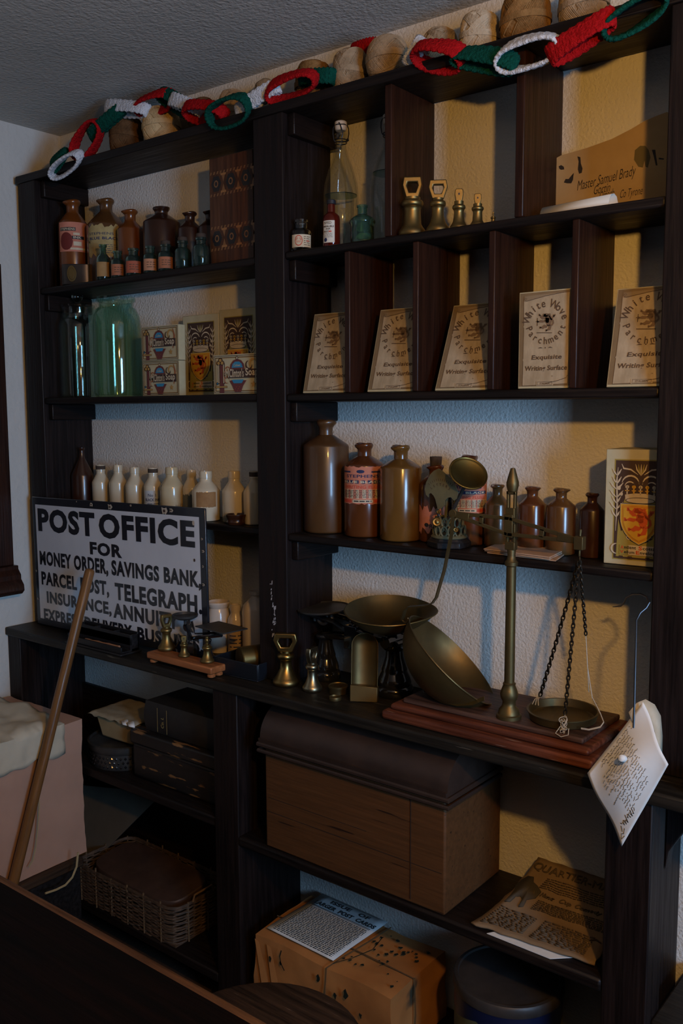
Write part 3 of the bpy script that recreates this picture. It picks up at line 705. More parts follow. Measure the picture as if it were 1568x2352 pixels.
# ================================================================== TWINE BALLS AND GARLAND ON THE TOP SHELF
def twine(u, wpx, vtop, y, m, label, tall=None, seed=1, flatn=2.6, vb=None):
    x = X(u, y, ZT+.04); dd = dep((x, y, ZT+.04)); R = wpx/2*dd/FPX; H = ZV(vtop, x, y)-ZT
    h = H/2; rnd = random.Random(seed); rs = .0017
    mb = MB()
    def surf(d, k=1.):
        e = (abs(d.x)**flatn+abs(d.y)**flatn)**(1/flatn) if False else sqrt(d.x**2+d.y**2)
        r = ((e/R)**flatn+(abs(d.z)/h)**flatn)**(-1/flatn)
        return d*r*k
    core = []
    for j in range(1, 16):
        a = pi*j/16; p = surf(Vector((sin(a), 0, -cos(a))), .955); core.append((p.x, p.z+h))
    mb.lathe(core, 36, 0)
    loops = []
    base = rnd.uniform(0, 6.28)
    for gi in range(6):
        a0 = base+gi*pi/3*2.6; tl = radians(rnd.uniform(42, 66))
        for i in range(9): loops.append((a0+radians(4.6)*(i-4)+rnd.uniform(-.012, .012), tl+rnd.uniform(-.02, .02), .985+.006*gi))
    for az, tilt, k in loops:
        nrm = Vector((sin(tilt)*cos(az), sin(tilt)*sin(az), cos(tilt)))
        a_ = nrm.orthogonal().normalized(); b_ = nrm.cross(a_)
        mb.tube([surf(a_*cos(q)+b_*sin(q), k)*.975+Vector((0, 0, h)) for q in [2*pi*j/40 for j in range(40)]], rs, 4, closed=True)
    for i in range(7):   # the band round the middle
        zz = h*(-.09+.18*i/6)
        mb.tube([Vector((*(surf(Vector((cos(q), sin(q), zz/R*.9)), 1.035)*.99).xy, zz+h+.004*sin(q+seed))) for q in [2*pi*j/40 for j in range(40)]], rs, 4, closed=True)
    o = mb.build('twine_ball', m, None, (x, y, ZT+.001), rnd.uniform(0, 6))
    tag(o, label, 'twine', 'balls of twine on top of the shelving')
TW = lambda n, a, b: mat(n, a, .9, 0, b, 60, bump=.6, bs=220, spec=.15)
T_DK = TW('twine_dark', (.085, .042, .018), (.13, .066, .028)); T_LT = TW('twine_straw', (.46, .32, .16), (.56, .40, .21))
T_GR = TW('twine_grey_brown', (.26, .185, .11), (.36, .26, .16)); T_BR = TW('twine_brown', (.20, .105, .035), (.29, .155, .055))
T_PALE = TW('twine_pale', (.42, .33, .22), (.52, .42, .29))
twine(290, 74, 266, -.085, T_DK, 'dark brown drum-shaped ball of twine nearest the left end', 1, 1, 4)
twine(371, 86, 246, -.085, T_LT, 'straw-coloured ball of twine next to the dark one', None, 2)
twine(419, 40, 250, -.035, T_GR, 'small grey twine ball just behind the straw-coloured ball', None, 3)
twine(466, 64, 223, -.05, T_DK, 'dark twine ball behind the low red garland loop', None, 4)
twine(535, 66, 205, -.06, T_GR, 'grey-brown twine ball behind the green garland loop left of the post', None, 5)
twine(611, 58, 180, -.05, T_GR, 'grey-brown twine ball mostly behind the long white garland loop', None, 6)
twine(720, 84, 138, -.07, T_BR, 'brown twine ball behind the red and green garland loops above the flip-top bottles', None, 7)
twine(805, 80, 112, -.085, T_GR, 'upright grey-brown twine ball with a wide middle band', None, 8, 3)
twine(890, 98, 79, -.085, T_GR, 'large round grey-brown twine ball in the middle of the shelf', None, 9, 2.2)
twine(1010, 84, 65, -.07, T_GR, 'grey-brown twine ball peeping over the red garland loop', None, 10)
twine(1101, 90, 31, -.085, T_PALE, 'pale drum-shaped twine ball above the dark divider', None, 11, 3.4)
twine(1206, 114, -12, -.085, T_BR, 'biggest brown twine ball, barrel shaped', None, 12, 3.4)
twine(1340, 112, -42, -.085, T_GR, 'twine ball at the right cut off by the top of the photo', None, 13, 3)

W_RED = mat('red_wool', (.42, .008, .010), .9, 0, (.30, .005, .007), 160, bump=1., bs=260, spec=.1, sheen=0)
W_GRN = mat('green_wool', (.004, .070, .048), .9, 0, (.002, .045, .032), 160, bump=1., bs=260, spec=.1, sheen=0)
W_WHT = mat('white_wool', (.66, .68, .72), .9, 0, (.54, .56, .60), 160, bump=1., bs=260, spec=.1, sheen=0)
gp = at(700, 220, y=-.15)
gar = thing('crochet_garland', 'red, white and green crocheted paper-chain style garland draped along the top shelf', 'garland', (gp.x, -.15, ZT))
def link(u, v, hl, ang, mn, tau, y, m, w=.021, th=.006, seed=0):
    c = at(u, v, y=y); q = at(u+hl*cos(radians(ang)), v+hl*sin(radians(ang)), y=y)
    A = q-c; pr = at(u-10*sin(radians(ang)), v+10*cos(radians(ang)), y=y)-c
    Bd = (pr-pr.dot(A.normalized())*A.normalized()).normalized()
    k = dep(c)/FPX*mn
    tr = radians(tau); vd = (c-CAM).normalized(); vd = (vd-vd.dot(A.normalized())*A.normalized()).normalized()
    B = (Bd*cos(tr)+vd*sin(tr))*k
    Wd = A.cross(B).normalized()
    n = 84; mm = 6; vs, fs = [], []; prof = []
    rows = 5
    def stitch(i, s): return .0016*(.5+.5*sin(i*2*pi/3.2+(1.5 if int((s+.5)*rows) % 2 else 0)))*(1-abs(2*s)**3)
    cs = [(-.5, -1), (-.3, -1.15), (-.1, -1), (.1, -1.15), (.3, -1), (.5, -1), (.56, 0), (.5, 1), (.3, 1.15), (.1, 1), (-.1, 1.15), (-.3, 1), (-.5, 1), (-.56, 0)]
    e = 2.5
    for i in range(n):
        t_ = 2*pi*i/n; ct, st = cos(t_), sin(t_)
        f = (abs(ct)**e+abs(st)**e)**(-1/e)
        p = c+A*ct*f+B*st*f
        nr_ = (A.normalized()*ct/A.length+B.normalized()*st/max(B.length, 1e-4)).normalized()
        tw = .16*sin(t_*2+seed)
        for s_, o_ in cs:
            vs.append(p+Wd*(s_*w+.0012*sin(i*1.9+s_*9))+nr_*(o_*(th/2+stitch(i, s_))+s_*w*tw)-gar.location)
    ncs = len(cs)
    for i in range(n):
        for k2 in range(ncs):
            a0 = i*ncs+k2; a1 = i*ncs+(k2+1) % ncs; b0 = ((i+1) % n)*ncs+k2; b1 = ((i+1) % n)*ncs+(k2+1) % ncs
            fs.append((a0, b0, b1, a1))
    o = MB().add(vs, fs).build('garland_link', m, gar, smooth=70)
    o['label'] = {'red_wool': 'red', 'green_wool': 'green', 'white_wool': 'white'}[m.name]+' crocheted loop'
for i, a in enumerate([
    (136, 367, 24, -52, 15, 45, -.163, W_GRN), (151, 380, 40, -38, 22, 30, -.168, W_WHT), (200, 323, 47, -58, 33, 18, -.150, W_RED),
    (243, 282, 48, -42, 14, 74, -.140, W_GRN), (291, 250, 46, 3, 17, 66, -.130, W_WHT), (355, 237, 44, -20, 26, 40, -.125, W_RED),
    (401, 235, 40, 30, 18, 62, -.120, W_GRN), (428, 241, 36, 20, 13, 78, -.135, W_WHT), (470, 258, 44, 2, 27, 52, -.150, W_RED),
    (526, 258, 48, -24, 36, 25, -.166, W_GRN), (590, 228, 56, -34, 15, 70, -.148, W_WHT), (669, 199, 58, -22, 32, 40, -.150, W_RED),
    (729, 178, 38, -4, 20, 78, -.120, W_GRN), (839, 112, 30, -14, 15, 70, -.040, W_RED), (882, 118, 34, 4, 14, 70, -.030, W_WHT), (958, 122, 33, -62, 14, 66, -.150, W_WHT),
    (1008, 129, 56, 4, 34, 48, -.166, W_RED), (1113, 139, 70, 7, 20, 50, -.166, W_GRN), (1214, 122, 73, -16, 36, 28, -.172, W_WHT),
    (1334, 86, 88, -33, 26, 64, -.172, W_RED), (1458, 34, 86, -34, 36, 30, -.164, W_GRN)]):
    link(*a, seed=i*1.7, w=.030 if i > 14 else .027)
# ================================================================== PRINTED BOXES, SIGN, ENVELOPES
def flat_fn(): return lambda a, b, h: (a, -h, b)
def curl(A, ca, cb, r, t0, t1, w, mi, layer=2, n=9, grow=.0):
    A.line([(ca+(r*(1-grow*i/(n-1)))*cos(radians(t0+(t1-t0)*i/(n-1))), cb+(r*(1-grow*i/(n-1)))*sin(radians(t0+(t1-t0)*i/(n-1)))) for i in range(n)], w, mi, layer, taper=True)
BXM = [BOXP, BROWNP, YELLOW, REDP, CREAMP, INK, mat('print_olive', (.30, .24, .05), .8), mat('print_lion_red', (.50, .08, .015), .8)]
def envelope_box(p, w, d, h, rz, label, group, tilt=0):
    """p: front bottom left corner"""
    t = thing('envelope_box', label, 'box', p, rz, group)
    mb = MB().box(0, 0, 0, w, d, h)
    mb.build('carton', BOXP, t, bevel=.0012)
    mb = MB(); A = Art(mb, lambda a, b, hh: (a, -.0004-hh, b))
    m = w*.145
    a0, a1, b0, b1 = m, w-m*.92, h*.055, h*.905; cx = (a0+a1)/2; iw = a1-a0; ih = b1-b0
    A.rect(a0-.002, b0-.002, a1+.002, b1+.002, 6, 0); A.rect(a0, b0, a1, b1, 1, 1)
    # strap work field behind shield
    A.poly([(a0+iw*.05, b0+ih*.02), (a1-iw*.05, b0+ih*.02), (a1-iw*.08, b0+ih*.42), (cx+iw*.30, b0+ih*.62), (cx-iw*.30, b0+ih*.62), (a0+iw*.08, b0+ih*.42)], 6, 2)
    for s in (-1, 1):
        A.poly([(cx+s*iw*.36, b0+ih*.45), (cx+s*iw*.43, b0+ih*.43), (cx+s*iw*.36, b0+ih*.28), (cx+s*iw*.27, b0+ih*.32)], 1, 3)
        A.line([(cx+s*iw*.36, b0+ih*.46), (cx+s*iw*.26, b0+ih*.31), (cx+s*iw*.14, b0+ih*.24)], iw*.018, 4, 4)
        A.poly([(cx+s*iw*.22, b0+ih*.29), (cx+s*iw*.06, b0+ih*.20), (cx+s*iw*.12, b0+ih*.175), (cx+s*iw*.26, b0+ih*.22)], 1, 3)
        curl(A, cx+s*iw*.20, b0+ih*.225, iw*.045, 0, 290*s, iw*.02, 4, 4)
        # thistle leaves and stems at both sides
        bx = cx+s*iw*.47
        A.line([(bx, b0+ih*.28), (bx-s*iw*.02, b0+ih*.55), (bx, b0+ih*.8), (bx-s*iw*.02, b0+ih*.93)], iw*.03, 4, 3, True)
        for k, bb_ in enumerate((.42, .5, .56, .62, .70, .76, .84)):
            for q in (-1, 1):
                L_ = iw*(.13 if k in (1, 3, 4) else .09)
                A.line([(bx-s*iw*.01, b0+ih*bb_), (bx+q*L_*.5, b0+ih*(bb_+.035)), (bx+q*L_, b0+ih*(bb_+.075))], iw*.035, 4, 3, True)
        A.disc(bx-s*iw*.05, b0+ih*.72, iw*.035, ih*.022, 4, 4, 8); A.disc(bx-s*iw*.10, b0+ih*.66, iw*.03, ih*.02, 4, 4, 8)
        # top scrolls
        curl(A, cx+s*iw*.20, b0+ih*.76, iw*.17, 10 if s > 0 else 170, 180 if s > 0 else 0, iw*.035, 4, 3)
        A.line([(cx+s*iw*.06, b0+ih*.86), (cx+s*iw*.2, b0+ih*.91), (cx+s*iw*.34, b0+ih*.92), (cx+s*iw*.38, b0+ih*.965)], iw*.035, 4, 3, True)
        curl(A, cx+s*iw*.21, b0+ih*.735, iw*.10, 10, 170, iw*.025, 4, 3)
        # bottom strap feet
        for q in (.12, .3): A.poly([(cx+s*iw*q, b0), (cx+s*iw*(q+.1), b0), (cx+s*iw*(q+.09), b0+ih*.03), (cx+s*iw*(q+.01), b0+ih*.03)], 1, 3)
        curl(A, a0+iw*.06 if s < 0 else a1-iw*.06, b0+ih*.1, iw*.10, 90, 90+s*-1*180 if s > 0 else 270, iw*.04, 4, 4)
    for k in range(-2, 3): A.line([(cx, b0+ih*.85), (cx+k*iw*.04, b0+ih*.91), (cx+k*iw*.055, b0+ih*.965)], iw*.028, 6 if k % 2 else 4, 4, True)
    # crown
    A.poly([(cx-iw*.28, b0+ih*.62), (cx+iw*.28, b0+ih*.62), (cx+iw*.33, b0+ih*.74), (cx, b0+ih*.80), (cx-iw*.33, b0+ih*.74)], 1, 3)
    for k in range(-2, 3):
        c = cx+k*iw*.13; A.line([(c, b0+ih*.66), (c, b0+ih*.745)], iw*.028, 2 if k % 2 else 4, 4); A.disc(c, b0+ih*.735, iw*.04, ih*.018, 2 if k % 2 else 4, 4, 8)
        A.line([(c-iw*.04, b0+ih*.70), (c, b0+ih*.69), (c+iw*.04, b0+ih*.70)], iw*.02, 2, 4)
    A.poly([(cx-iw*.29, b0+ih*.60), (cx-iw*.30, b0+ih*.655), (cx-iw*.12, b0+ih*.672), (cx+iw*.12, b0+ih*.672), (cx+iw*.30, b0+ih*.655), (cx+iw*.29, b0+ih*.60)], 4, 4)
    A.disc(cx, b0+ih*.60, iw*.285, ih*.032, 1, 5, 24); A.disc(cx, b0+ih*.60, iw*.27, ih*.026, 4, 6, 24)
    # shield
    def shield(k):
        w2, top, bot = iw*.37*k, b0+ih*(.56+.0*k), b0+ih*.16
        ht = (top-bot)*k; mid = (top+bot)/2
        top = mid+ht/2
        P = [(cx-w2, top), (cx+w2, top)]
        for i in range(1, 9):
            q = i/8; P.append((cx+w2*(1-q**2.4)**.8 if q < 1 else cx, top-ht*(.28+.72*q)))
        P += [(2*cx-a, b) for a, b in reversed(P[2:-1])]
        return P
    A.poly(shield(1.06), 5, 6); A.poly(shield(1.03), 4, 7); A.poly(shield(1.0), 2, 8); A.poly(shield(.91), 7, 9); A.poly(shield(.89), 2, 10); A.poly(shield(.85), 7, 11); A.poly(shield(.835), 2, 12)
    lion(A, cx, b0+ih*.385, iw*.60, ih*.30, 7, 13)
    # banner
    A.rect(a0+iw*.12, b0+ih*.045, a1-iw*.06, b0+ih*.145, 6, 5); A.rect(a0+iw*.3, b0+ih*.045, a1-iw*.06, b0+ih*.145, 4, 6)
    A.text('A', a0+iw*.15, b0+ih*.103, a0+iw*.21, b0+ih*.137, 7, 7, .03); A.text('ntient', a0+iw*.22, b0+ih*.105, a0+iw*.45, b0+ih*.137, 5, 7, .02); A.text('S', a0+iw*.5, b0+ih*.10, a0+iw*.57, b0+ih*.142, 7, 7, .03); A.text('cottish', a0+iw*.58, b0+ih*.105, a0+iw*.9, b0+ih*.137, 5, 7, .02)
    A.text('V', a0+iw*.14, b0+ih*.058, a0+iw*.21, b0+ih*.09, 7, 7, .03); A.text('ellum', a0+iw*.22, b0+ih*.058, a0+iw*.42, b0+ih*.088, 5, 7, .02); A.text('E', a0+iw*.45, b0+ih*.055, a0+iw*.52, b0+ih*.092, 7, 7, .03); A.text('nvelopes', a0+iw*.53, b0+ih*.05, a0+iw*.92, b0+ih*.09, 5, 7, .02)
    mb.build('printed_front', BXM, t)
    return t
# left middle shelf pair
ye = -.045
pa, pb, pc = at(423, 900, y=ye), at(506, 900, y=ye), at(590, 900, y=ye)
hh = ZV(727, pa.x, ye)-L2
envelope_box((pa.x, ye, L2), pb.x-pa.x-.002, .038, hh, 0, 'cream printed envelope box with lion shield, whole front showing left of its twin', 'printed envelope boxes')
envelope_box((pb.x, ye, L2), pb.x-pa.x-.002, .038, hh+.006, 0, 'cream printed envelope box with lion shield behind the front soap box', 'printed envelope boxes')
# right one at the end of the third shelf
p0 = at(1389, 1150, y=-.115); z1 = ZV(1031, p0.x, -.115)
envelope_box((p0.x, -.115, S3), .118, .09, z1-S3, radians(3), 'large cream envelope box with lion shield and crown beside the right post', None)

# soap boxes
SPM = [BOXP, BROWNP, BLUEP, mat('print_tan', (.38, .22, .06), .8), mat('print_maroon', (.12, .03, .03), .8), CREAMP, INK, mat('print_rust', (.28, .08, .03), .8)]
def soap_box(p, w, d, h, rz, label, group):
    t = thing('soap_box', label, 'box', p, rz, group)
    MB().box(0, 0, 0, w, d, h).build('carton', BOXP, t, bevel=.001)
    mb = MB(); A = Art(mb, lambda a, b, hh: (a, -.0004-hh, b)); f = lambda a: a*w; g_ = lambda b: b*h
    A.frame(f(.025), g_(.03), f(.975), g_(.97), w*.008, 1, 1); A.frame(f(.05), g_(.07), f(.95), g_(.93), w*.008, 1, 1)
    A.frame(f(.058), g_(.085), f(.942), g_(.915), w*.006, 3, 1)
    # pillars and knot at left
    for a in (.10, .20): A.rect(f(a), g_(.26), f(a+.04), g_(.78), 1, 2); A.rect(f(a+.008), g_(.28), f(a+.026), g_(.76), 5, 3)
    A.rect(f(.145), g_(.25), f(.195), g_(.74), 4, 2)
    for a, b in ((.155, .86), (.12, .79), (.19, .79)): A.disc(f(a), g_(b), w*.045, h*.065, 1, 3, 12); A.disc(f(a), g_(b), w*.028, h*.04, 3, 4, 10)
    A.rect(f(.135), g_(.03), f(.225), g_(.26), 4, 3); A.rect(f(.055), g_(.16), f(.29), g_(.21), 3, 4); A.frame(f(.055), g_(.16), f(.29), g_(.21), w*.004, 1, 5)
    A.disc(f(.09), g_(.27), w*.022, h*.035, 6, 4, 10); A.disc(f(.09), g_(.27), w*.012, h*.018, 2, 5, 10)
    for a, b, r in ((.28, .36, .05), (.27, .5, .055), (.30, .62, .04)): curl(A, f(a), g_(b), w*r, 0, 300, w*.018, 7, 3)
    # central medallion
    A.poly([(f(.34), g_(.62)), (f(.36), g_(.75)), (f(.41), g_(.84)), (f(.49), g_(.88)), (f(.57), g_(.84)), (f(.62), g_(.75)), (f(.64), g_(.62))], 4, 3)
    A.poly([(f(.38), g_(.66)), (f(.40), g_(.75)), (f(.45), g_(.81)), (f(.53), g_(.81)), (f(.58), g_(.75)), (f(.60), g_(.66))], 2, 4)
    A.disc(f(.49), g_(.90), w*.022, h*.05, 1, 4, 10); A.disc(f(.49), g_(.90), w*.012, h*.03, 5, 5, 10)
    A.text('Colleen', f(.425), g_(.69), f(.555), g_(.75), 5, 6, .005, .25)
    A.poly([(f(.33), g_(.34)), (f(.67), g_(.34)), (f(.60), g_(.20)), (f(.56), g_(.05)), (f(.44), g_(.05)), (f(.39), g_(.20))], 4, 3)
    A.poly([(f(.38), g_(.36)), (f(.62), g_(.36)), (f(.58), g_(.27)), (f(.42), g_(.27))], 2, 5)
    for k in range(7): A.disc(f(.43+.02*k), g_(.08+.05*(k % 3)), w*.009, h*.012, 7, 5, 6)
    A.rect(f(.30), g_(.40), f(.93), g_(.62), 1, 4)
    A.text('M', f(.255), g_(.42), f(.33), g_(.64), 5, 6, .01); A.text('c', f(.225), g_(.50), f(.248), g_(.56), 5, 6)
    A.text("Clinton's", f(.34), g_(.42), f(.62), g_(.64), 5, 6, .02); A.text('Soap', f(.655), g_(.40), f(.90), g_(.64), 5, 6, .02)
    # red figure and star at right
    A.line([(f(.86), g_(.9)), (f(.90), g_(.70)), (f(.89), g_(.5)), (f(.86), g_(.33))], w*.04, 7, 3, True); curl(A, f(.80), g_(.74), w*.07, 20, 250, w*.03, 3, 3); curl(A, f(.72), g_(.72), w*.06, 100, 360, w*.03, 1, 3)
    st = [(f(.80)+w*(.055 if i % 2 == 0 else .022)*sin(i*pi/5), g_(.24)+w*(.055 if i % 2 == 0 else .022)*cos(i*pi/5)) for i in range(10)]
    A.poly(st, 3, 3)
    mb.build('printed_front', SPM, t)
    return t
ye = -.105
pa, pb = at(328, 900, y=ye), at(413, 900, y=ye); hs = (ZV(752, pa.x, ye)-L2)/2
g = 'printed soap boxes'
soap_box((pa.x, ye, L2), pb.x-pa.x, .02, hs-.0007, 0, 'cream and brown soap box lying at the bottom of the stack of two', g)
soap_box((pa.x+.002, ye-.002, L2+hs), pb.x-pa.x+.003, .02, hs-.0007, radians(-1), 'cream and brown soap box on top of the stack of two', g)
pa, pb = at(490, 850, y=-.142), at(622, 850, y=-.142)
soap_box((pa.x, -.142, L2), .152, .05, ZV(816, pa.x, -.142)-L2, radians(1.5), 'brighter soap box in front, leaning against the envelope boxes by the centre post', g)

# pigeonhole boxes
PGM = [PARCH, PARCHD, INKB, mat('parchment_light', (.42, .33, .21), .85, 0, (.31, .24, .145), 60, (1, 1, .4)), mat('parchment_shade', (.24, .175, .10), .85), BOXP, mat('print_faded_brown', (.16, .10, .055), .8)]
def parchment_box(u0, vb, u1, vt, w, label, y0=-.138, rzd=0.):
    p = at(u0, vb, y=y0); p.z = S2+.001
    q = at(u1, vt, x=p.x); ty = max(q.y, y0); H = sqrt((ty-y0)**2+(q.z-p.z)**2); tilt = atan2(ty-y0, q.z-p.z)
    t = thing('parchment_box', label, 'box', p, 0, 'writing paper boxes in the pigeonholes')
    t.rotation_euler = (-tilt, 0, radians(rzd))
    d = .017
    MB().box(0, 0, 0, w, d, H).build('carton', BOXP, t, bevel=.0008)
    mb = MB(); A = Art(mb, lambda a, b, hh: (a, -.0003-hh, b), .00022); f = lambda a: a*w; g_ = lambda b: b*H; e = .0018
    A.rect(e, e+.002, w-e, H-e, 1, 0)
    sheet = [(f(.09), g_(.03)), (f(.94), g_(.045)), (f(.95), g_(.35)), (f(.94), g_(.62)), (f(.95), g_(.965)), (f(.12), g_(.955)), (f(.09), g_(.93)), (f(.10), g_(.66)), (f(.085), g_(.645)), (f(.10), g_(.63)), (f(.095), g_(.315)), (f(.08), g_(.30)), (f(.095), g_(.285))]
    A.poly(sheet, 3, 1); A.line(sheet+[sheet[0]], w*.006, 2, 2)
    A.poly([(f(.10), g_(.955)), (f(.15), g_(.905)), (f(.50), g_(.945)), (f(.80), g_(.965)), (f(.4), g_(.963))], 4, 3); A.line([(f(.14), g_(.905)), (f(.50), g_(.943)), (f(.85), g_(.967))], w*.008, 2, 4)
    A.disc(f(.13), g_(.925), w*.035, H*.024, 4, 4, 12); curl(A, f(.13), g_(.925), w*.028, 0, 400, w*.008, 2, 5, 14, .6)
    A.line([(f(.52), g_(.05)), (f(.75), g_(.075)), (f(.92), g_(.105)), (f(.94), g_(.13))], w*.008, 2, 4)
    cx, cb = .52, .665
    A.arc_text('White Wove', f(cx), g_(cb-.02), w*.315, H*.085, 160, 20, 2, 4, bold=.012, wide=.85)
    A.arc_text('Parchment', f(cx), g_(cb+.02), w*.385, H*.075, 200, 340, 2, 4, inside=True, bold=.012, wide=.85)
    lion(A, f(cx)+w*.01, g_(cb)+H*.01, w*.36, H*.19, 6, 4); A.line([(f(cx-.17), g_(cb-.09)), (f(cx+.12), g_(cb-.10))], w*.012, 2, 4); A.line([(f(cx-.16), g_(cb-.02)), (f(cx-.16), g_(cb+.06))], w*.012, 2, 4); A.line([(f(cx-.19), g_(cb+.025)), (f(cx-.12), g_(cb+.025))], w*.01, 2, 4)
    for a in (-.09, .09): A.line([(f(.52+a*.6), g_(.415)), (f(.52+a), g_(.42)), (f(.52+a*1.5), g_(.415))], w*.018, 2, 4, True)
    A.disc(f(.52), g_(.417), w*.012, H*.006, 2, 4, 8)
    A.text('Exquisite', f(.26), g_(.285), f(.83), g_(.345), 2, 4, .022, .12); A.text('Writing Surface', f(.14), g_(.17), f(.93), g_(.235), 2, 4, .022, .12)
    A.rect(f(.36), g_(.028), f(.68), g_(.075), 3, 4); A.frame(f(.38), g_(.033), f(.66), g_(.07), w*.005, 2, 5); A.text('ITALIAN', f(.43), g_(.042), f(.61), g_(.06), 2, 5, .02)
    A.disc(f(.66), g_(.125), w*.012, H*.006, 4, 4, 8)
    mb.build('printed_cover', PGM, t)
wb = .117
parchment_box(695, 889, 722, 722, wb, 'parchment writing paper box leaning back in the first pigeonhole from the left')
parchment_box(843, 888, 874, 712, wb, 'parchment writing paper box leaning back in the second pigeonhole from the left')
parchment_box(998, 887, 1042, 702, wb, 'parchment writing paper box leaning back in the third pigeonhole from the left')
parchment_box(1189, 889, 1190, 672, .098, 'parchment writing paper box standing upright in the fourth pigeonhole', -.142)
parchment_box(1392, 883, 1418, 664, .112, 'parchment writing paper box leaning back in the last pigeonhole by the right post', -.14)

# manila envelope with handwriting, and rolled paper
ye = -.022
o = at(1258, 478, y=ye); fx = lambda u, v: ((lambda q: (q.x-o.x, q.z-S1))(at(u, v, y=ye)))
mb = MB()
out = [(1258, 474), (1259, 395), (1264, 380), (1275, 365), (1288, 358), (1350, 340), (1405, 320), (1450, 297), (1478, 280), (1505, 268), (1532, 258), (1536, 262), (1530, 452)]
P = [fx(*q) for q in out]; P[0] = (P[0][0], .0); P[-1] = (P[-1][0], 0.)
mb.prism(P, -.0008, .0008)
A = Art(mb, lambda a, b, hh: (a, -.0008-hh, b), .0002)
def stain(u, v, pts, mi): A.poly([fx(u+a, v+b) for a, b in pts], mi, 1)
stain(1289, 386, [(-6, -3), (0, -6), (6, -2), (7, 4), (0, 5), (-4, 3)], 1)
stain(1308, 410, [(-13, 10), (-9, 2), (-2, 2), (6, -8), (10, -12), (8, 4), (4, 12), (-6, 12)], 1)
stain(1330, 380, [(-4, -20), (3, -18), (4, -4), (8, 8), (6, 18), (0, 20), (-3, 10), (-1, -8)], 1)
stain(1478, 362, [(-22, 6), (-20, -16), (-8, -26), (4, -26), (12, -16), (16, 0), (10, 24), (4, 22), (2, 8), (-2, 24), (-12, 22)], 2)
stain(1501, 355, [(-4, -10), (4, -10), (5, 0), (9, 26), (5, 26), (0, 4)], 1); stain(1519, 365, [(-6, -2), (6, 0), (5, 3), (-6, 2)], 1)
def etext(s, u0, v0, u1, v1, h, sh_=.45):
    a = fx(u0, v0); b = fx(u1, v1)
    ln = sqrt((b[0]-a[0])**2+(b[1]-a[1])**2); an = atan2(b[1]-a[1], b[0]-a[0])
    A.text(s, 0, 0, ln, h, 1, 2, -.004, sh_, warp=lambda p, q: (a[0]+p*cos(an)-q*sin(an), a[1]+p*sin(an)+q*cos(an)))
etext('Master Samuel Brady', 1326, 446, 1462, 410, .022); etext('Gortin', 1364, 448, 1402, 440, .015); etext('Omagh', 1378, 466, 1412, 457, .018); etext('Co Tyrone', 1424, 462, 1476, 453, .018)
ov = mb.build('manila_envelope', [MANILA, mat('envelope_ink', (.02, .014, .01), .7), mat('envelope_stain', (.13, .10, .04), .9)], None, (o.x, ye, S1+.0005))
tag(ov, 'large manila envelope with blots and handwriting leaning in the top right cubby', 'envelope')
pl, pr_ = at(1245, 486, y=-.125), at(1376, 470, y=-.10)
mb = MB(); L_ = .125; r0 = .016
def roll(a, b):
    t_ = pi*1.25*b; return (a*L_, -r0*.9*cos(t_)-.004*(1-b), r0*(.05+.95*sin(min(t_, pi)))*(1-.3*a*0)+(.0))
prof = [(-.020, .0008), (-.017, .010), (-.010, .018), (0, .021), (.010, .018), (.016, .009), (.014, .002), (.006, .0015)]
n = len(prof); vs = []
for i in range(2):
    for k, (yy, zz) in enumerate(prof): vs.append((i*L_, yy*(1 if i else .75), zz*(1 if i else .8)))
mb.add(vs, [(k, n+k, n+k+1, k+1) for k in range(n-1)])
o_ = mb.build('rolled_paper', mat('rolled_paper_cream', (.56, .52, .44), .8), None, (pl.x, -.118, S1), radians(-2), solid=.0006)
tag(o_, 'loose roll of cream paper lying in front of the manila envelope', 'paper')

# marquetry panel box
ye = -.105
p0, p1 = at(484, 590, y=ye), at(586, 590, y=ye); H = ZV(366, p0.x, ye)-L1; wq = .135
t = thing('inlaid_box', 'tall dark wooden box with bands of light inlay standing by the centre post', 'box', (p0.x, ye, L1))
IW = wood('inlaid_box_wood', (.045, .017, .008), (.10, .040, .018), GZ, .4)
MB().box(0, 0, 0, wq, .07, H).build('box_body', IW, t, bevel=.0015)
mb = MB(); A = Art(mb, lambda a, b, hh: (a, -.0003-hh, b), .0002)
for b0 in (.16, .66):
    B0, B1 = H*b0, H*(b0+.20)
    for b in (B0, B1):
        for k in range(13): A.poly([(.002+k*.0105, b-.003), (.0065+k*.0105, b-.003), (.009+k*.0105, b+.003), (.0045+k*.0105, b+.003)], 1, 1)
    for k in range(3):
        c = .022+k*.046; bm = (B0+B1)/2
        A.poly([(c+.016*cos(radians(60*i)), bm+.019*sin(radians(60*i))) for i in range(6)], 2, 1); A.disc(c, bm, .007, .008, 1, 2, 10); A.disc(c, bm, .004, .005, 2, 3, 10)
        c2 = c+.023
        for s in (-1, 1):
            A.poly([(c2, bm+s*.002), (c2-.006, bm+s*.019), (c2+.006, bm+s*.019)], 1, 1); A.poly([(c2-.009, bm+s*.021), (c2+.009, bm+s*.021), (c2+.008, bm+s*.0165), (c2-.008, bm+s*.0165)], 3, 2)
A.rect(.0005, H*.14, wq-.0005, H*.88, 0, 0)
mb.build('inlay', [IW, mat('light_inlay', (.20, .095, .035), .5), mat('black_inlay', (.012, .011, .012), .5), mat('amber_inlay', (.30, .14, .045), .5)], t)

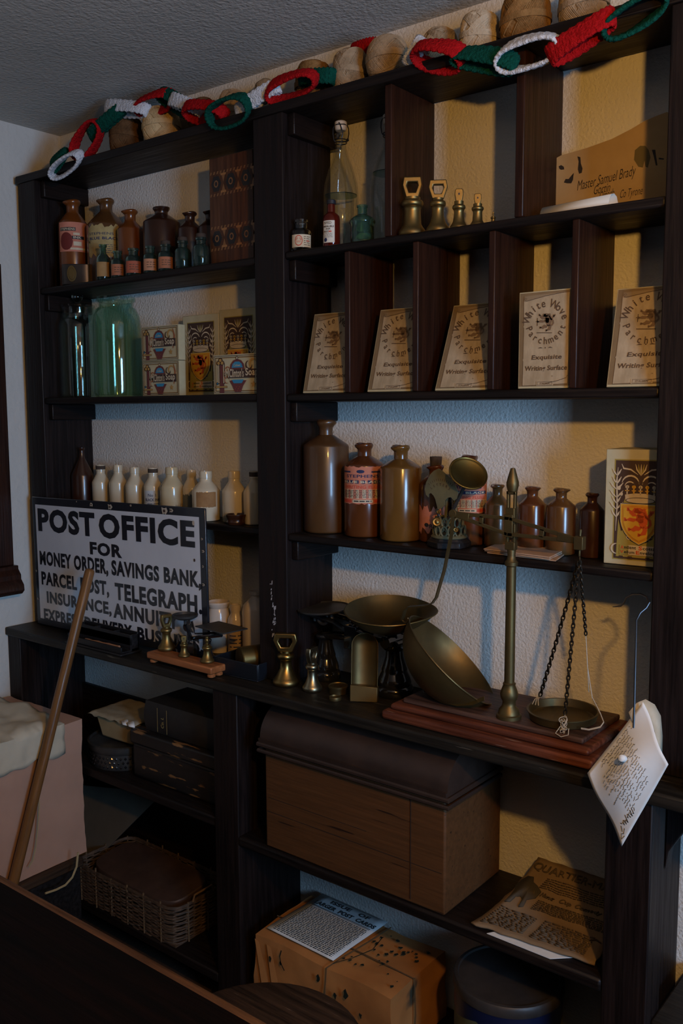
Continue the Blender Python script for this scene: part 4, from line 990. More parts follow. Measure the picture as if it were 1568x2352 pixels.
# enamel sign
a0 = Vector((-2.212, -.168, .8085)); Wd, Hd = .684, .353
t = thing('enamel_sign', 'black and white enamel POST OFFICE sign standing on the worktop against the shelf', 'sign', a0)
t.rotation_euler = (0, radians(-.85), 0)
mb = MB(); mb.box(0, 0, 0, Wd, .006, Hd); mb.build('plate', ENBLACK, t, bevel=.002)
mb = MB(); A = Art(mb, lambda a, b, hh: (a, -.0005-hh, b), .0004); bw = .016
A.rect(bw, bw+.002, Wd-bw*1.2, Hd-bw*1.3, 0, 0); f = lambda q: q*Wd; q_ = lambda b: b*Hd
def st(s, x0, y0, x1, y1, bo=.042): A.text(s, f(x0), q_(y0), f(x1), q_(y1), 1, 2, bo)
st('POST', .04, .735, .405, .915, .045); st('OFFICE', .43, .735, .95, .915, .045)
st('FOR', .37, .605, .56, .70, .045)
st('MONEY ORDER,', .04, .455, .475, .585); st('SAVINGS BANK,', .495, .455, .975, .585)
st('PARCEL POST,', .045, .30, .475, .425); st('TELEGRAPH.', .51, .30, .975, .425)
st('INSURANCE,', .075, .165, .485, .275); st('ANNUITY &', .495, .165, .93, .275)
st('EXPRESS DELIVERY', .05, .04, .60, .135); st('BUSINESS.', .63, .04, .975, .135)
A.disc(f(.945), q_(.655), .003, .004, 2, 3, 8); A.disc(f(.945), q_(.90), .004, .006, 3, 3, 7)
for a, b, r in ((.39, .972, .006), (.50, .965, .008), (.80, .965, .010), (.835, .972, .006), (.30, .985, .002), (.62, .985, .003), (.985, .8, .003), (.988, .72, .004), (.986, .62, .003), (.985, .5, .004), (.012, .42, .003), (.013, .2, .003)):
    A.poly([(f(a)+r*(1+.4*sin(k*2.3+a*40))*cos(k*pi/4), q_(b)+r*.9*(1+.4*cos(k*3.1+b*30))*sin(k*pi/4)) for k in range(8)], 3, 3); A.disc(f(a), q_(b), r*.45, r*.4, 2, 4, 7)
mb.build('lettered_face', [ENAMEL, ENBLACK, mat('rust_dark', (.05, .025, .018), .9), mat('chip_pale', (.42, .36, .28), .8)], t)

# buff envelopes on the third shelf
for i, (du, dr) in enumerate(((6, 3), (3, -1.5), (0, 0))):
    c = [at(1110+du, 1268, z=S3+.002), at(1262+du, 1288, z=S3+.002), at(1322, 1258, z=S3+.002), at(1165, 1246, z=S3+.002)]
    ct = sum(c, Vector())/4
    mb = MB(); vs = [(*(Matrix.Rotation(radians(dr), 2) @ (q-ct).xy), 0.) for q in c]
    mb.add([(a, b, 0) for a, b, _ in vs]+[(a, b, .0022) for a, b, _ in vs], [(3, 2, 1, 0), (4, 5, 6, 7), (0, 1, 5, 4), (1, 2, 6, 5), (2, 3, 7, 6), (3, 0, 4, 7)])
    e_ = mb.build('envelope', BUFF, None, (ct.x, ct.y, S3+.0004+i*.0030), bevel=.0005)
    tag(e_, ['buff envelope at the bottom of the little stack on the third shelf', 'buff envelope in the middle of the little stack on the third shelf', 'buff envelope on top of the little stack on the third shelf'][i], 'envelope', 'buff envelopes')
# ================================================================== ON THE WORKTOP
def bell_weight(u, wpx, vtop, vb, z, label, group, m=BRASS, style='ring', rz=0., y=None, slim=.50, tall=None, wide=1.):
    """brass bell weight with a handle; vb is the front foot of its base, unless y is given"""
    if y is None:
        p = at(u, vb, z=z); R = wpx/2*dep(p)/FPX; d = (Vector((p.x, p.y, 0))-Vector((CAM.x, CAM.y, 0))).normalized()
        x, y = p.x+d.x*R*.95, p.y+d.y*R*.95
    else:
        x = X(u, y, z); R = wpx/2*dep((x, y, z))/FPX
    H = ZV(vtop, x, y)-z
    t = thing('bell_weight', label, 'weight', (x, y, z), facing(x, y)+rz, group)
    s = slim
    if style == 'ring': hb = .66
    elif style == 'tab': hb = .70
    else: hb = .82
    pr = [(R*.90, 0), (R*.98, H*.02), (R, H*.06), (R*.96, H*.10), (R*.84, H*.135), (R*.80, H*.15), (R*.66, H*.21), (R*(s+.03), H*.32), (R*s, H*.42), (R*(s+.02), H*.475), (R*(s+.06), H*.485), (R*(s+.02), H*.495)]
    for k in range(7): a = -pi/2+pi*k/6; pr.append((R*(s+.04+.16*cos(a)), H*(.555+.055*sin(a))))
    pr += [(R*(s-.02), H*.62), (R*(s-.02), H*(hb if style != 'knob' else .66))]
    if style == 'knob': pr += [(R*.2, H*.70), (R*.18, H*.76), (R*.28, H*.80), (R*.30, H*.86), (R*.22, H*.9), (R*.26, H*.93), (R*.24, H*.98), (R*.1, H)]
    MB().lathe(pr, 36, 0).build('body', m, t, smooth=42)
    mb = MB(); d = R*.26
    if style == 'ring':
        w0, w1, z0, z1 = R*.42*wide, R*.70*wide, H*.645, H
        def tz(k): return [(-w0*k, z0+(1-k)*H*.12), (w0*k, z0+(1-k)*H*.12), (w1*k, z0+(z1-z0)*.62), (w1*k*.86, z1-(1-k)*H*.12), (w1*k*.5, z1-(1-k)*H*.12), (-w1*k*.5, z1-(1-k)*H*.12), (-w1*k*.86, z1-(1-k)*H*.12), (-w1*k, z0+(z1-z0)*.62)]
        o_ = tz(1.); i_ = [(a*.58, z0+(z1-z0)*.5+(b-z0-(z1-z0)*.5)*.48) for a, b in o_]
        n = len(o_); vs = [(a, y_, b) for y_ in (-d, d) for ring in (o_, i_) for a, b in ring]
        fs = []
        for k in range(n):
            k2 = (k+1) % n
            fs += [(k, k2, n+k2, n+k), (2*n+k2, 2*n+k, 3*n+k, 3*n+k2), (k2, k, 2*n+k, 2*n+k2), (n+k, n+k2, 3*n+k2, 3*n+k)]
        mb.add(vs, fs); mb.build('ring_handle', m, t, bevel=R*.07)
    elif style == 'tab':
        w0, w1 = R*.34, R*.50
        mb.prism([(-w0, H*.69), (w0, H*.69), (w1, H*.86), (w1*.9, H*.97), (w1*.6, H), (-w1*.6, H), (-w1*.9, H*.97), (-w1, H*.86)], -d, d)
        q = [(R*.10*cos(2*pi*k/12), H*.87+R*.13*sin(2*pi*k/12)) for k in range(12)]
        mb.build('tab_handle', m, t, bevel=R*.08)
        MB().prism(q, -d-.0004, d+.0004).build('hole', INK, t)['label'] = 'dark drilled hole'
    return t
g = 'brass bell weights on the upper shelf'
bell_weight(946, 64, 407, 0, S1, 'largest brass bell weight with an open ring handle beside the red-brown divider', g, BRASS, y=-.115, slim=.60, wide=1.0)
bell_weight(1005, 54, 414, 0, S1, 'second largest brass weight with a square ring handle on the upper shelf', g, BRASS, y=-.115, slim=.48, wide=1.15)
bell_weight(1053, 41, 434, 0, S1, 'middle brass weight with a pierced tab top on the upper shelf', g, BRASS, 'tab', y=-.115, slim=.54)
bell_weight(1096, 35, 445, 0, S1, 'small brass weight with a pierced wedge top, second smallest on the upper shelf', g, BRASS, 'tab', y=-.115, slim=.60)
bell_weight(1132, 15, 487, 0, S1, 'tiny brass weight at the end of the row on the upper shelf', g, BRASS, 'knob', y=-.115, slim=.6)
bell_weight(657, 64, 1454, 1580, ZW, 'tall bright brass bell weight with a ring handle beside the black tin tray', 'brass bell weights on the worktop', BRASS_B, rz=-.15, slim=.42, wide=1.25)
bell_weight(717, 46, 1487, 1592, ZW, 'slim silvery brass bell weight with a ring handle turned sideways', 'brass bell weights on the worktop', mat('pale_brass', (.36, .30, .19), .3, 1, (.26, .21, .12), 9, rough2=.4), rz=1.0, slim=.46, wide=1.2)

# wooden weight stand with three weights
zs = ZW+.026
c = at(411, 1500, z=zs); st0 = Vector((-1.672, -.233, ZW))
t = thing('weight_stand', 'low reddish wooden stand on bun feet holding three brass weights', 'stand', st0, radians(-1))
MB().box(0, 0, .010, .222, .046, .026).build('board', W_OAK, t, bevel=.003)
for a, b in ((.012, .012), (.21, .012), (.012, .034), (.21, .034)):
    MB().lathe([(.006, 0), (.009, .002), (.0095, .006), (.007, .0099)], 16, 0).build('bun_foot', W_OAK, t, (a, b, 0))
g = 'brass weights on the wooden stand'
bell_weight(383, 41, 1411, 1497, zs+.0003, 'biggest weight on the wooden stand, with a ring handle', g, BRASS, rz=.45, slim=.46, wide=1.0)
bell_weight(423, 27, 1460, 1511, zs+.0003, 'smallest weight on the wooden stand, with a pierced tab', g, BRASS, 'tab', slim=.5)
bell_weight(476, 33, 1461, 1525, zs+.0003, 'knob-topped weight at the right end of the wooden stand', g, BRASS, 'knob', slim=.5)

# pen tray
yb = -.135
fl = at(150, 1479, y=-.236); fr = at(276, 1509, y=-.2365); zt = .845
t = thing('pen_tray', 'black wooden desk tray with open compartments and a pen trough in front of the sign', 'pen tray', (-1.985, -.236, ZW))
Wt, Dt = .225, .056
MB().box(0, -.003, 0, Wt, Dt+.006, .005).build('base_plate', W_BLACK, t, bevel=.002)
mb = MB(); mb.box(.006, .002, .005, Wt-.004, .006, .020); mb.box(.006, .030, .005, Wt-.004, .034, .040); mb.box(.006, .006, .005, Wt-.004, .030, .009)
mb.box(.006, .002, .005, .010, .034, .026); 
mb.build('pen_trough', W_BLACK, t, bevel=.001)
mb = MB()
for x0 in (.006, .073, .150): mb.box(x0, .034, .005, x0+.004, Dt, .046)
mb.box(Wt-.008, .034, .005, Wt-.004, Dt, .046); mb.box(.006, Dt-.004, .005, Wt-.004, Dt, .050); mb.box(.006, .034, .005, Wt-.004, Dt, .012); mb.box(.006, .030, .02, Wt-.004, .034, .046)
mb.build('compartments', W_BLACK, t, bevel=.0008)
MB().prism([(.095, .013), (.14, .013), (.118, .032)], .045, .048).build('paper_scrap', mat('grey_scrap', (.09, .085, .075), .9), t)
a, b = at(195, 1460, y=-.220), at(272, 1475, y=-.220)
pz = ZW+.0185
pts = [(a.x+(b.x-a.x)*q, -.2185, pz-.004+.0005*sin(q*20)) for q in [i/10 for i in range(11)]]
mb = MB().tube(pts, [.0026, .003, .0026, .0033, .0036, .003, .0038, .0042, .004, .0044, .0042], 10)
tag(mb.build('wooden_penholder', mat('pale_turned_wood', (.34, .17, .09), .5, 0, (.26, .12, .06), 40)), 'pale turned wooden pen holder lying in the trough of the black tray', 'pen')

# little black letter scale behind the stand
o = Vector((-1.575, -.178, ZW))
t = thing('letter_scale', 'small black iron scale with a round pan and a flat platform behind the weight stand', 'scale', o)
pc = at(425, 1418, y=-.198)-o; pl = at(508, 1443, y=-.188)-o
mb = MB(); mb.box(-.075, -.007, 0, .085, .007, .008); mb.box(-.012, -.006, .008, .012, .006, .05)
mb.tube([(-.045, 0, .008), (-.055, 0, .03), (-.04, 0, .05), (-.048, 0, .065)], .004, 8); mb.tube([(.06, 0, .008), (.07, 0, .03), (.055, 0, .05), (.062, 0, .07)], .004, 8)
mb.build('iron_frame', IRON, t, bevel=.001)
mb = MB(); mb.tube([(pc.x, -.02, pc.z-.018), (0, 0, .062), (pl.x, -.01, pl.z-.016)], .0045, 8); mb.tube([(pc.x, .0, pc.z-.014), (0, .012, .072), (pl.x, .012, pl.z-.014)], .003, 8); mb.tube([(0, -.01, .05), (0, -.01, .085)], .004, 8); mb.build('beam', IRON, t)
mb = MB(); mb.lathe([(.003, -.016), (.004, -.004), (.020, -.003), (.029, .002), (.030, .007), (.0285, .007), (.026, .002), (0, .001)], 32, 0, cap1=False); mb.build('round_pan', IRON_D, t, (pc.x, pc.y, pc.z))
mb = MB(); mb.box(-.052, -.034, 0, .052, .034, .003); mb.box(-.004, -.004, -.014, .004, .004, 0); mb.build('platform', IRON_D, t, (pl.x, pl.y, pl.z), radians(-6), bevel=.001)

# black tin tray with a brass roller
o = Vector((-1.487, -.196, ZW))
t = thing('tin_tray', 'open black tin box holding a brass cylinder at the foot of the centre post', 'box', o, radians(3))
mb = MB(); w_, d_, h_, k = .132, .105, .038, .004
mb.box(0, 0, 0, w_, d_, .003); mb.box(0, 0, .003, w_, k, h_); mb.box(0, d_-k, .003, w_, d_, h_); mb.box(0, k, .003, k, d_-k, h_); mb.box(w_-k, k, .003, w_, d_-k, h_)
mb.build('tray', mat('blue_black_tin', (.006, .008, .012), .38), t, bevel=.002)
mb = MB(); mb.lathe([(.026, 0), (.028, .002), (.028, .072), (.026, .074)], 40, 0); mb.lathe([(.0, -.0005), (.024, -.0005), (.026, 0)], 40, 0, cap0=False, cap1=False)
c_ = mb.build('brass_cylinder', BRASS, None, (o.x+.050, o.y+.035, ZW+.0315))
c_.rotation_euler = (radians(-90), 0, radians(-24))
tag(c_, 'short thick brass cylinder lying on its side in the black tin box', 'cylinder')

# pots behind
def lathe_thing(name, label, cat, x, y, z, prof, m, group=None, seg=36, part=None):
    o_ = MB().lathe(prof, seg, 0, cap0=False, cap1=False).build(name, m, None, (x, y, z), smooth=45)
    return tag(o_, label, cat, group)
x = X(503, -.055, ZW+.05); R = 28*dep((x, -.055, ZW))/FPX; H = ZV(1381, x, -.055)-ZW
lathe_thing('cream_pot', 'round cream glazed pot with a rolled rim beside the enamel sign', 'pot', x, -.055, ZW, [(0, 0), (R*.7, 0), (R*.95, H*.3), (R, H*.6), (R*.9, H*.8), (R*.78, H*.88), (R*.88, H*.92), (R*.95, H*.97), (R*.88, H), (R*.7, H*.95), (R*.6, H*.5), (0, H*.4)], S_WHITE)
x = X(541, -.050, ZW+.05); R = 18*dep((x, -.05, ZW))/FPX; H = ZV(1388, x, -.05)-ZW
t = thing('stoneware_jar', 'small cream jar with a printed paper label between the pot and the tall white bottle', 'jar', (x, -.050, ZW), facing(x, -.05))
MB().lathe([(0, 0), (R, 0), (R, H*.66), (R*.92, H*.74), (R*.6, H*.82), (R*.62, H*.86), (R*.7, H*.9), (R*.7, H), (R*.55, H), (R*.5, H*.8), (0, H*.7)], 32, 0, cap0=False, cap1=False).build('body', S_WHITE, t, smooth=45)
label_part(t, R, R*1.2, H*.1, H*.6, [mat('label_tan2', (.40, .27, .15), .8, 0, (.32, .2, .1), 30), NAVY], lambda A, hf, z0, z1: (A.text('Stephens', -hf*.6, z1-.014, hf*.6, z1-.007, 1), print_lines(A, -hf*.7, z0+.005, hf*.7, z1-.02, 4, 1, 5, 1, .3)))
x = X(589, -.045, ZW+.05); R = 32*dep((x, -.045, ZW))/FPX; H = ZV(1357, x, -.045)-ZW
lathe_thing('stoneware_bottle', 'tall off-white stoneware bottle against the left side of the centre post', 'bottle', x, -.045, ZW, [(0, 0), (R*.95, 0), (R, .004), (R, H*.72), (R*.9, H*.80), (R*.5, H*.88), (R*.36, H*.91), (R*.36, H*.94), (R*.46, H*.95), (R*.46, H), (R*.3, H), (R*.25, H*.9), (0, H*.8)], S_WHITE)

# discs
p = at(774, 1598, z=ZW); R = .0215
t = thing('brass_disc_weight', 'round lidded brass disc weight behind the small one beside the scoop', 'weight', (p.x-.012, p.y+.019, ZW), .3, 'flat brass weights')
mb = MB().lathe([(R*.92, 0), (R*.94, .010), (R, .012), (R, .0155), (R*.9, .0165), (R*.86, .0145), (0, .0145)], 40, 0, cap1=False)
A = Art(mb, lambda a, b, h: (a, b, .0146+h), .0003); A.text('2oz', -.009, -.005, .009, .005, 1); mb.build('disc', [BRASS_D, BROWNP], t)
p = at(765, 1612, z=ZW); R = .0128
tag(MB().lathe([(R*.96, 0), (R, .002), (R, .006), (R*.95, .0075), (R*.88, .0075), (R*.84, .0045), (0, .0045)], 32, 0, cap1=False).build('brass_disc_weight', BRASS_D, None, (p.x-.005, p.y+.012, ZW)), 'small flat brass disc weight with a raised rim at the worktop edge', 'weight', 'flat brass weights')

# scoop
p = at(832, 1617, z=ZW); sc = dep(p)/FPX
t = thing('brass_scoop', 'brass trough scoop with a rounded top standing on end against the kitchen scale', 'scoop', (p.x-.006, p.y+.012, ZW), facing(p.x, p.y)-.12)
t.rotation_euler = (radians(-8), 0, facing(p.x, p.y)-.12)
Wd_ = 31*sc; Hs = 158*sc
def trough(a, b):
    th = pi*(a-.5)*.92; z = .028+(Hs-.028)*b; k = 1.
    zt_ = Hs-Wd_*.95
    if z > zt_: k = sqrt(max(0.0, 1-((z-zt_)/(Wd_*.98))**2))
    return (Wd_*sin(th)*k, .020*(cos(th))*k*.9+.004-.02*(1-k)*.0, z)
mb = MB().grid(trough, 18, 26); mb.build('trough', BRASS_D, t, solid=.0012)
mb = MB(); mb.prism([(-Wd_*1.03, 0), (Wd_*1.03, 0), (Wd_*1.03, .030), (-Wd_*1.03, .034)], -.002, .0225); mb.build('end_box', BRASS_D, t, bevel=.0012)

# kitchen scale
Lf, Rf = at(755, 1538, z=ZW), at(905, 1572, z=ZW); yk = -.072
xl, xr = X(748, yk, ZW), X(905, yk, ZW); zp = ZV(1396, xl, yk-.01)-ZW
t = thing('kitchen_scale', 'black cast-iron shop scale with turned pedestals and a flat plate beside the centre post', 'scale', ((xl+xr)/2, yk, ZW))
hw = (xr-xl)/2
for s, R in ((-1, .033), (1, .040)):
    zz = .105 if s > 0 else .10
    pr = [(R*.95, 0), (R, .003), (R, .013), (R*.95, .018), (R*.86, .020), (R*.9, .026), (R*.82, .036), (R*.70, .046), (R*.66, .050), (R*.68, .054), (R*.56, .066), (R*.46, .080), (R*.44, zz-.012), (R*.60, zz-.009), (R*.66, zz-.004), (R*.6, zz), (R*.3, zz+.001), (R*.28, zz-.004)]
    MB().lathe(pr, 36, 0).build('pedestal', IRON, t, (s*hw, 0, 0), smooth=45)
mb = MB()
zc_ = .122
mb.box(-hw-.02, -.016, .028, hw+.01, .016, .046) if False else None
for s in (-1, 1):   # twin-rail beam swelling at the middle
    mb.tube([(-hw-.035, s*.020, zc_+.022), (-hw*.55, s*.022, zc_+.014), (-.02, s*.026, zc_+.004), (.02, s*.026, zc_+.002), (hw*.6, s*.022, zc_-.006), (hw+.022, s*.018, zc_-.010)], .0055, 8)
for xx, zz in ((-hw-.035, .022), (0, .003), (hw+.022, -.010)): mb.tube([(xx, -.026, zc_+zz), (xx, .026, zc_+zz)], .006, 8)
mb.box(-.016, -.032, .086, .016, -.018, .136); mb.box(-.016, .018, .086, .016, .032, .136)
mb.build('beam', IRON, t, bevel=.0015)
mb = MB()
mb.tube([(.018*cos(a), .018*sin(a)-.004, zc_+.022) for a in [2*pi*k/24 for k in range(24)]], .0045, 8, closed=True); mb.tube([(0, -.02, zc_+.004), (0, -.018, zc_+.022)], .004, 8); mb.build('ring_loop', IRON, t)
mb = MB()
mb.tube([(-hw*.95, -.012, .098), (-hw*.3, -.014, .104), (0, -.02, .096)], .006, 8); mb.tube([(-hw, .012, .098), (-hw*.3, .014, .104), (0, .02, .096)], .006, 8)
mb.build('lower_frame', IRON, t)
mb = MB()
for s in (-1, 1): mb.tube([(hw-.006, s*.016, .100), (hw-.002, s*.018, .118), (hw+.008, s*.016, .132)], .009, 10)
mb.tube([(hw+.004, -.040, .117), (hw+.004, .034, .117)], .0125, 16); mb.build('knuckle', IRON, t)
px_, pz_ = X(743, yk-.01, ZW+zp)-(xl+xr)/2, zp
mb = MB(); Rp = .058
mb.lathe([(0, -.003), (Rp*.94, -.004), (Rp, -.001), (Rp, .002), (Rp*.96, .002), (Rp*.93, .0), (.012, .0), (.008, .001), (0, .001)], 44, 0, cap0=False, cap1=False)
mb.tube([(-.02, 0, -.003), (-.024, -.004, -.030)], .005, 8); mb.tube([(.02, 0, -.003), (.024, -.004, -.030)], .005, 8)
mb.tube([(-.014*cos(a), -.006, -.020+.014*sin(a)) for a in [2*pi*k/20 for k in range(20)]], .004, 8, closed=True)
mb.build('plate', IRON_D, t, (px_, -.01, pz_), radians(0)).rotation_euler = (radians(3), radians(-2), 0)
mb = MB(); mb.tube([(hw+.012, -.012, .122), (hw+.010, -.012, .150)], .005, 8); mb.tube([(hw-.03, .01, .118), (hw-.03, .01, .148)], .005, 8); mb.tube([(hw-.034, -.0, .146), (hw+.014, -.0, .148)], .005, 8); mb.build('pan_rest', IRON, t)
# brass pan on it: shallow, pinched lip at one side
cpx = at(890, 1392, y=-.114); Rb = .088
t2 = thing('brass_pan', 'wide shallow brass pan with a pinched lip resting on the kitchen scale', 'pan', cpx+Vector((0, 0, -.008)))
t2.rotation_euler = (radians(8), radians(2), facing(cpx.x, cpx.y)*.5)
mb = MB(); prof = []
for i in range(11): q = i/10; prof.append((Rb*sin(q*radians(62))/sin(radians(62)), -.046+.046*(1-cos(q*radians(62)))/(1-cos(radians(62)))))
pin = [(r-.0012 if r > .01 else r, z+.0012) for r, z in reversed(prof)]
def pinch(p, a):
    d = (p[0]*cos(.25)+p[1]*sin(.25))/Rb; k = max(0, d)**3
    return (p[0]*(1+.16*k), p[1]*(1-.12*k), p[2]+.003*k)
mb.lathe(prof+pin, 48, 0, cap0=False, cap1=False, deform=pinch); mb.build('pan_bowl', BRASS_D, t2)
mb = MB(); mb.tube([pinch((Rb*sin(a), -Rb*cos(a), 0), a) for a in [2*pi*k/64 for k in range(64)]], .0013, 6, closed=True); mb.build('rolled_rim', BRASS, t2)

# ------------------------------------------------------------------ apothecary balance
yc = -.166; zb = ZW+.040
cx_ = X(1168, yc, zb)
B0 = Vector((cx_, yc, ZW))
t = thing('beam_balance', 'tall brass beam balance on a mahogany base with a hanging pan and a tipped bowl', 'balance scale', B0)
bx0, bx1, by0, by1 = -1.003-cx_, -.578-cx_, -.218-yc, -.016-yc
mb = MB(); mb.box(bx0, by0, .0, bx1, by1, .018); mb.build('base_board', W_MAH, t, bevel=.006, seg=3)
mb = MB(); mb.box(bx0+.012, by0+.012, .018, bx1-.012, by1-.004, .030); mb.build('base_step', W_MAH, t, bevel=.009, seg=4)
mb = MB(); mb.box(bx0+.030, by0+.030, .030, bx1-.030, by1-.010, .040); mb.build('base_top', wood('dusty_base_top', (.030, .014, .010), (.085, .045, .032), GX, .55, spots=(.14, .10, .08), sscale=20, sfac=.68), t, bevel=.003)
def colr(px): return px/2*dep((cx_, yc, zb+.2))/FPX
c0 = .040; rc = colr(24)
zt0 = ZV(1283, cx_, yc)-ZW; zb1 = ZV(1578, cx_, yc)-ZW
pr = [(colr(58), c0), (colr(58), c0+.006), (colr(50), c0+.008), (colr(46), c0+.016), (colr(32), c0+.022), (colr(30), c0+.030), (colr(38), c0+.036), (colr(42), c0+.044), (colr(36), c0+.052), (colr(28), c0+.060), (colr(30), c0+.063), (rc, c0+.065), (rc*.94, zt0-.014), (rc*1.25, zt0-.012), (rc*1.28, zt0-.006), (rc*.9, zt0-.002), (rc*.75, zt0+.006), (rc*.85, zt0+.016), (rc*.7, zt0+.022)]
MB().lathe(pr, 32, 0).build('column', BRASS_D, t, smooth=40)
zf0, zf1 = zt0+.020, ZV(1128, cx_, yc)-ZW; zf2 = ZV(1074, cx_, yc)-ZW
mb = MB()
for s in (-1, 1): mb.box(s*.0065-.0022, -.006, zf0, s*.0065+.0022, .002, zf1)
mb.box(-.0095, -.008, zf0-.004, .0095, .004, zf0+.010); mb.box(-.0088, -.009, zf0+.042, .0088, -.003, zf0+.070); mb.box(-.009, -.006, zf1-.006, .009, .002, zf1)
mb.build('fork', BRASS_D, t, bevel=.001)
mb = MB().lathe([(.0085, zf1), (.011, zf1+.010), (.0108, zf1+.016), (.0075, zf1+.028), (.004, zf1+.040), (.002, zf1+(zf2-zf1)*.94), (.0004, zf2)], 20, 0)
mb.build('finial', BRASS_D, t)
# beam
bl, br_ = at(1040, 1180, y=yc-.012)-B0, at(1331, 1243, y=yc-.012)-B0
bm_ = (bl+br_)/2; ax = (br_-bl); L_ = ax.length; ax = ax.normalized(); nz = Vector((-ax.z, 0, ax.x))
mb = MB(); yt = .0022
def bar(p, q, h0, h1):
    p0, q0 = p+nz*h0/2, q+nz*h1/2; p1, q1 = p-nz*h0/2, q-nz*h1/2
    mb.prism([(p1.x, p1.z), (q1.x, q1.z), (q0.x, q0.z), (p0.x, p0.z)], bl.y-yt, bl.y+yt)
cen = B0*0+Vector((0, 0, (bl.z+br_.z)/2)); cen = bl+ax*(-bl.x/ax.x)
for end in (bl, br_):
    bar(end+nz*.001, cen+nz*.013, .007, .006); bar(end-nz*.001, cen-nz*.015, .007, .006)
    md_ = end+(cen-end)*.55
    bar(md_-nz*.009, md_+nz*.009, .0, .0) if False else None
    a_ = end+(cen-end)*.52; w_ = .004
    P_ = [a_-nz*.0075-ax*w_, a_-nz*.0075+ax*w_, a_+nz*.007+ax*w_, a_+nz*.007-ax*w_]
    mb.prism([(q.x, q.z) for q in P_], bl.y-yt, bl.y+yt)
    E_ = end; mb.prism([(E_.x+.008*cos(2*pi*k/14), E_.z+.008*sin(2*pi*k/14)) for k in range(14)], bl.y-yt*1.3, bl.y+yt*1.3)
    a1 = end+(cen-end)*.30; yt = .0027; bar(end, a1, .010, .014); yt = .0022
mb.prism([(cen.x-.008, cen.z-.02), (cen.x+.008, cen.z-.02), (cen.x+.008, cen.z+.02), (cen.x-.008, cen.z+.02)], bl.y-yt, bl.y+yt)
mb.build('beam', BRASS_D, t, bevel=.0006)
# stirrup at the right end, hook block
mb = MB(); mb.box(br_.x-.008, br_.y-.007, br_.z-.014, br_.x+.008, br_.y+.007, br_.z+.008); mb.tube([(br_.x, br_.y, br_.z+.008), (br_.x+.001, br_.y, br_.z+.020)], .0022, 8)
mb.tube([(br_.x, br_.y, br_.z-.014), (br_.x, br_.y, br_.z-.026)], .002, 6); mb.build('stirrup', BRASS_D, t, bevel=.001)
# hanger arm at the left end
hk = [at(1040, 1185, y=-.183), at(1037, 1225, y=-.183), at(1020, 1310, y=-.182), at(1002, 1372, y=-.180), at(992, 1386, y=-.179), at(975, 1391, y=-.177), at(938, 1394, y=-.172), at(930, 1400, y=-.170), at(924, 1424, y=-.166)]
mb = MB().tube([p-B0 for p in hk], .004, 4, flat=(.0022, .0095)); hq = hk[-1]-B0
mb.tube([hq+Vector((.006-.007*cos(a), 0, -.007*sin(a)+.003)) for a in [pi*k/9*1.15 for k in range(10)]], .0016, 8)
mb.build('hanger_arm', BRASS_D, t)
# tipped bowl
bc = at(1037, 1514, y=-.122); kpx = dep(bc)/FPX; Rw = 134*kpx
axw = (.966*(.688*RT+.725*UP)-.21*FW).normalized()
Mx = axw.to_track_quat('Z', 'Y').to_matrix().to_4x4(); Mx.translation = bc-B0
prof = []
for i in range(13): q = i/12; prof.append((Rw*sin(q*radians(80))/sin(radians(80)), -Rw*.70*(1-(1-cos(q*radians(80)))/(1-cos(radians(80))))))
pin = [(max(r-.0013, 0), z+.0013) for r, z in reversed(prof)]
mb = MB().lathe(prof+pin, 56, 0, Mx, cap0=False, cap1=False); mb.tube([(Rw*sin(a), -Rw*cos(a), 0) for a in [2*pi*k/64 for k in range(64)]], .0014, 6, closed=True, xf=Mx)
mb.build('bowl', BRASS_D, t)
# handle strap under the bowl
hs_ = [at(947, 1470, y=-0.152), at(952, 1512, y=-0.167), at(968, 1560, y=-0.177), at(985, 1590, y=-0.182), at(1010, 1606, y=-0.182), at(1050, 1617, y=-0.182), at(1085, 1615, y=-0.178), at(1112, 1604, y=-0.172)]
mb = MB().tube([p-B0 for p in hs_], .004, 4, flat=(.0016, .009)); mb.build('bail_strap', BRASS, t)
hs_ = [at(976, 1590, y=-0.184), at(972, 1565, y=-0.182), at(978, 1545, y=-0.178), at(996, 1526, y=-0.172)]
mb = MB().tube([p-B0 for p in hs_], .004, 4, flat=(.0018, .011)); mb.build('bail_tab', PEWTER, t)
# right pan
pc = at(1292, 1632, y=-.118); Rn = 79*dep(pc)/FPX
Mp = Matrix.Translation(Vector((pc.x-cx_, pc.y-yc, .0408))) @ Matrix.Rotation(radians(1.5), 4, 'X')
mb = MB().lathe([(0, 0), (Rn*.86, 0), (Rn*.95, .003), (Rn, .016), (Rn*1.03, .0165), (Rn*1.03, .018), (Rn*.97, .018), (Rn*.92, .005), (Rn*.84, .0025), (0, .002)], 52, 0, Mp, cap0=False, cap1=False)
mb.build('pan', BRASS_D, t, smooth=40)
# three chains with string ends
def chain(p, q, n, sag=0.):
    mb = MB(); p, q = Vector(p), Vector(q); d = (q-p); L = d.length/n; dn = d.normalized(); s1 = dn.orthogonal().normalized(); s2 = dn.cross(s1)
    for i in range(n):
        u_ = (i+.5)/n; c = p+d*u_+Vector((0, 0, -sag*sin(pi*u_)))
        sd = s1 if i % 2 else s2
        mb.tube([c+dn*L*.70*cos(a)+sd*L*.36*sin(a) for a in [2*pi*k/12 for k in range(12)]], .00125, 5, closed=True)
    return mb
top = br_+Vector((0, 0, -.027)); CH = mat('chain_iron', (.035, .028, .02), .45, .8)
e1, e2, e3 = at(1240, 1598, y=-.128)-B0, at(1297, 1640, y=-.175)-B0, at(1345, 1458, y=-.140)-B0
chain(top, e1, 34, .006).build('chain', CH, t); chain(top, e2, 36).build('chain', CH, t); chain(top, e3, 22).build('chain', CH, t)
rnd = random.Random(5)
mb = MB()
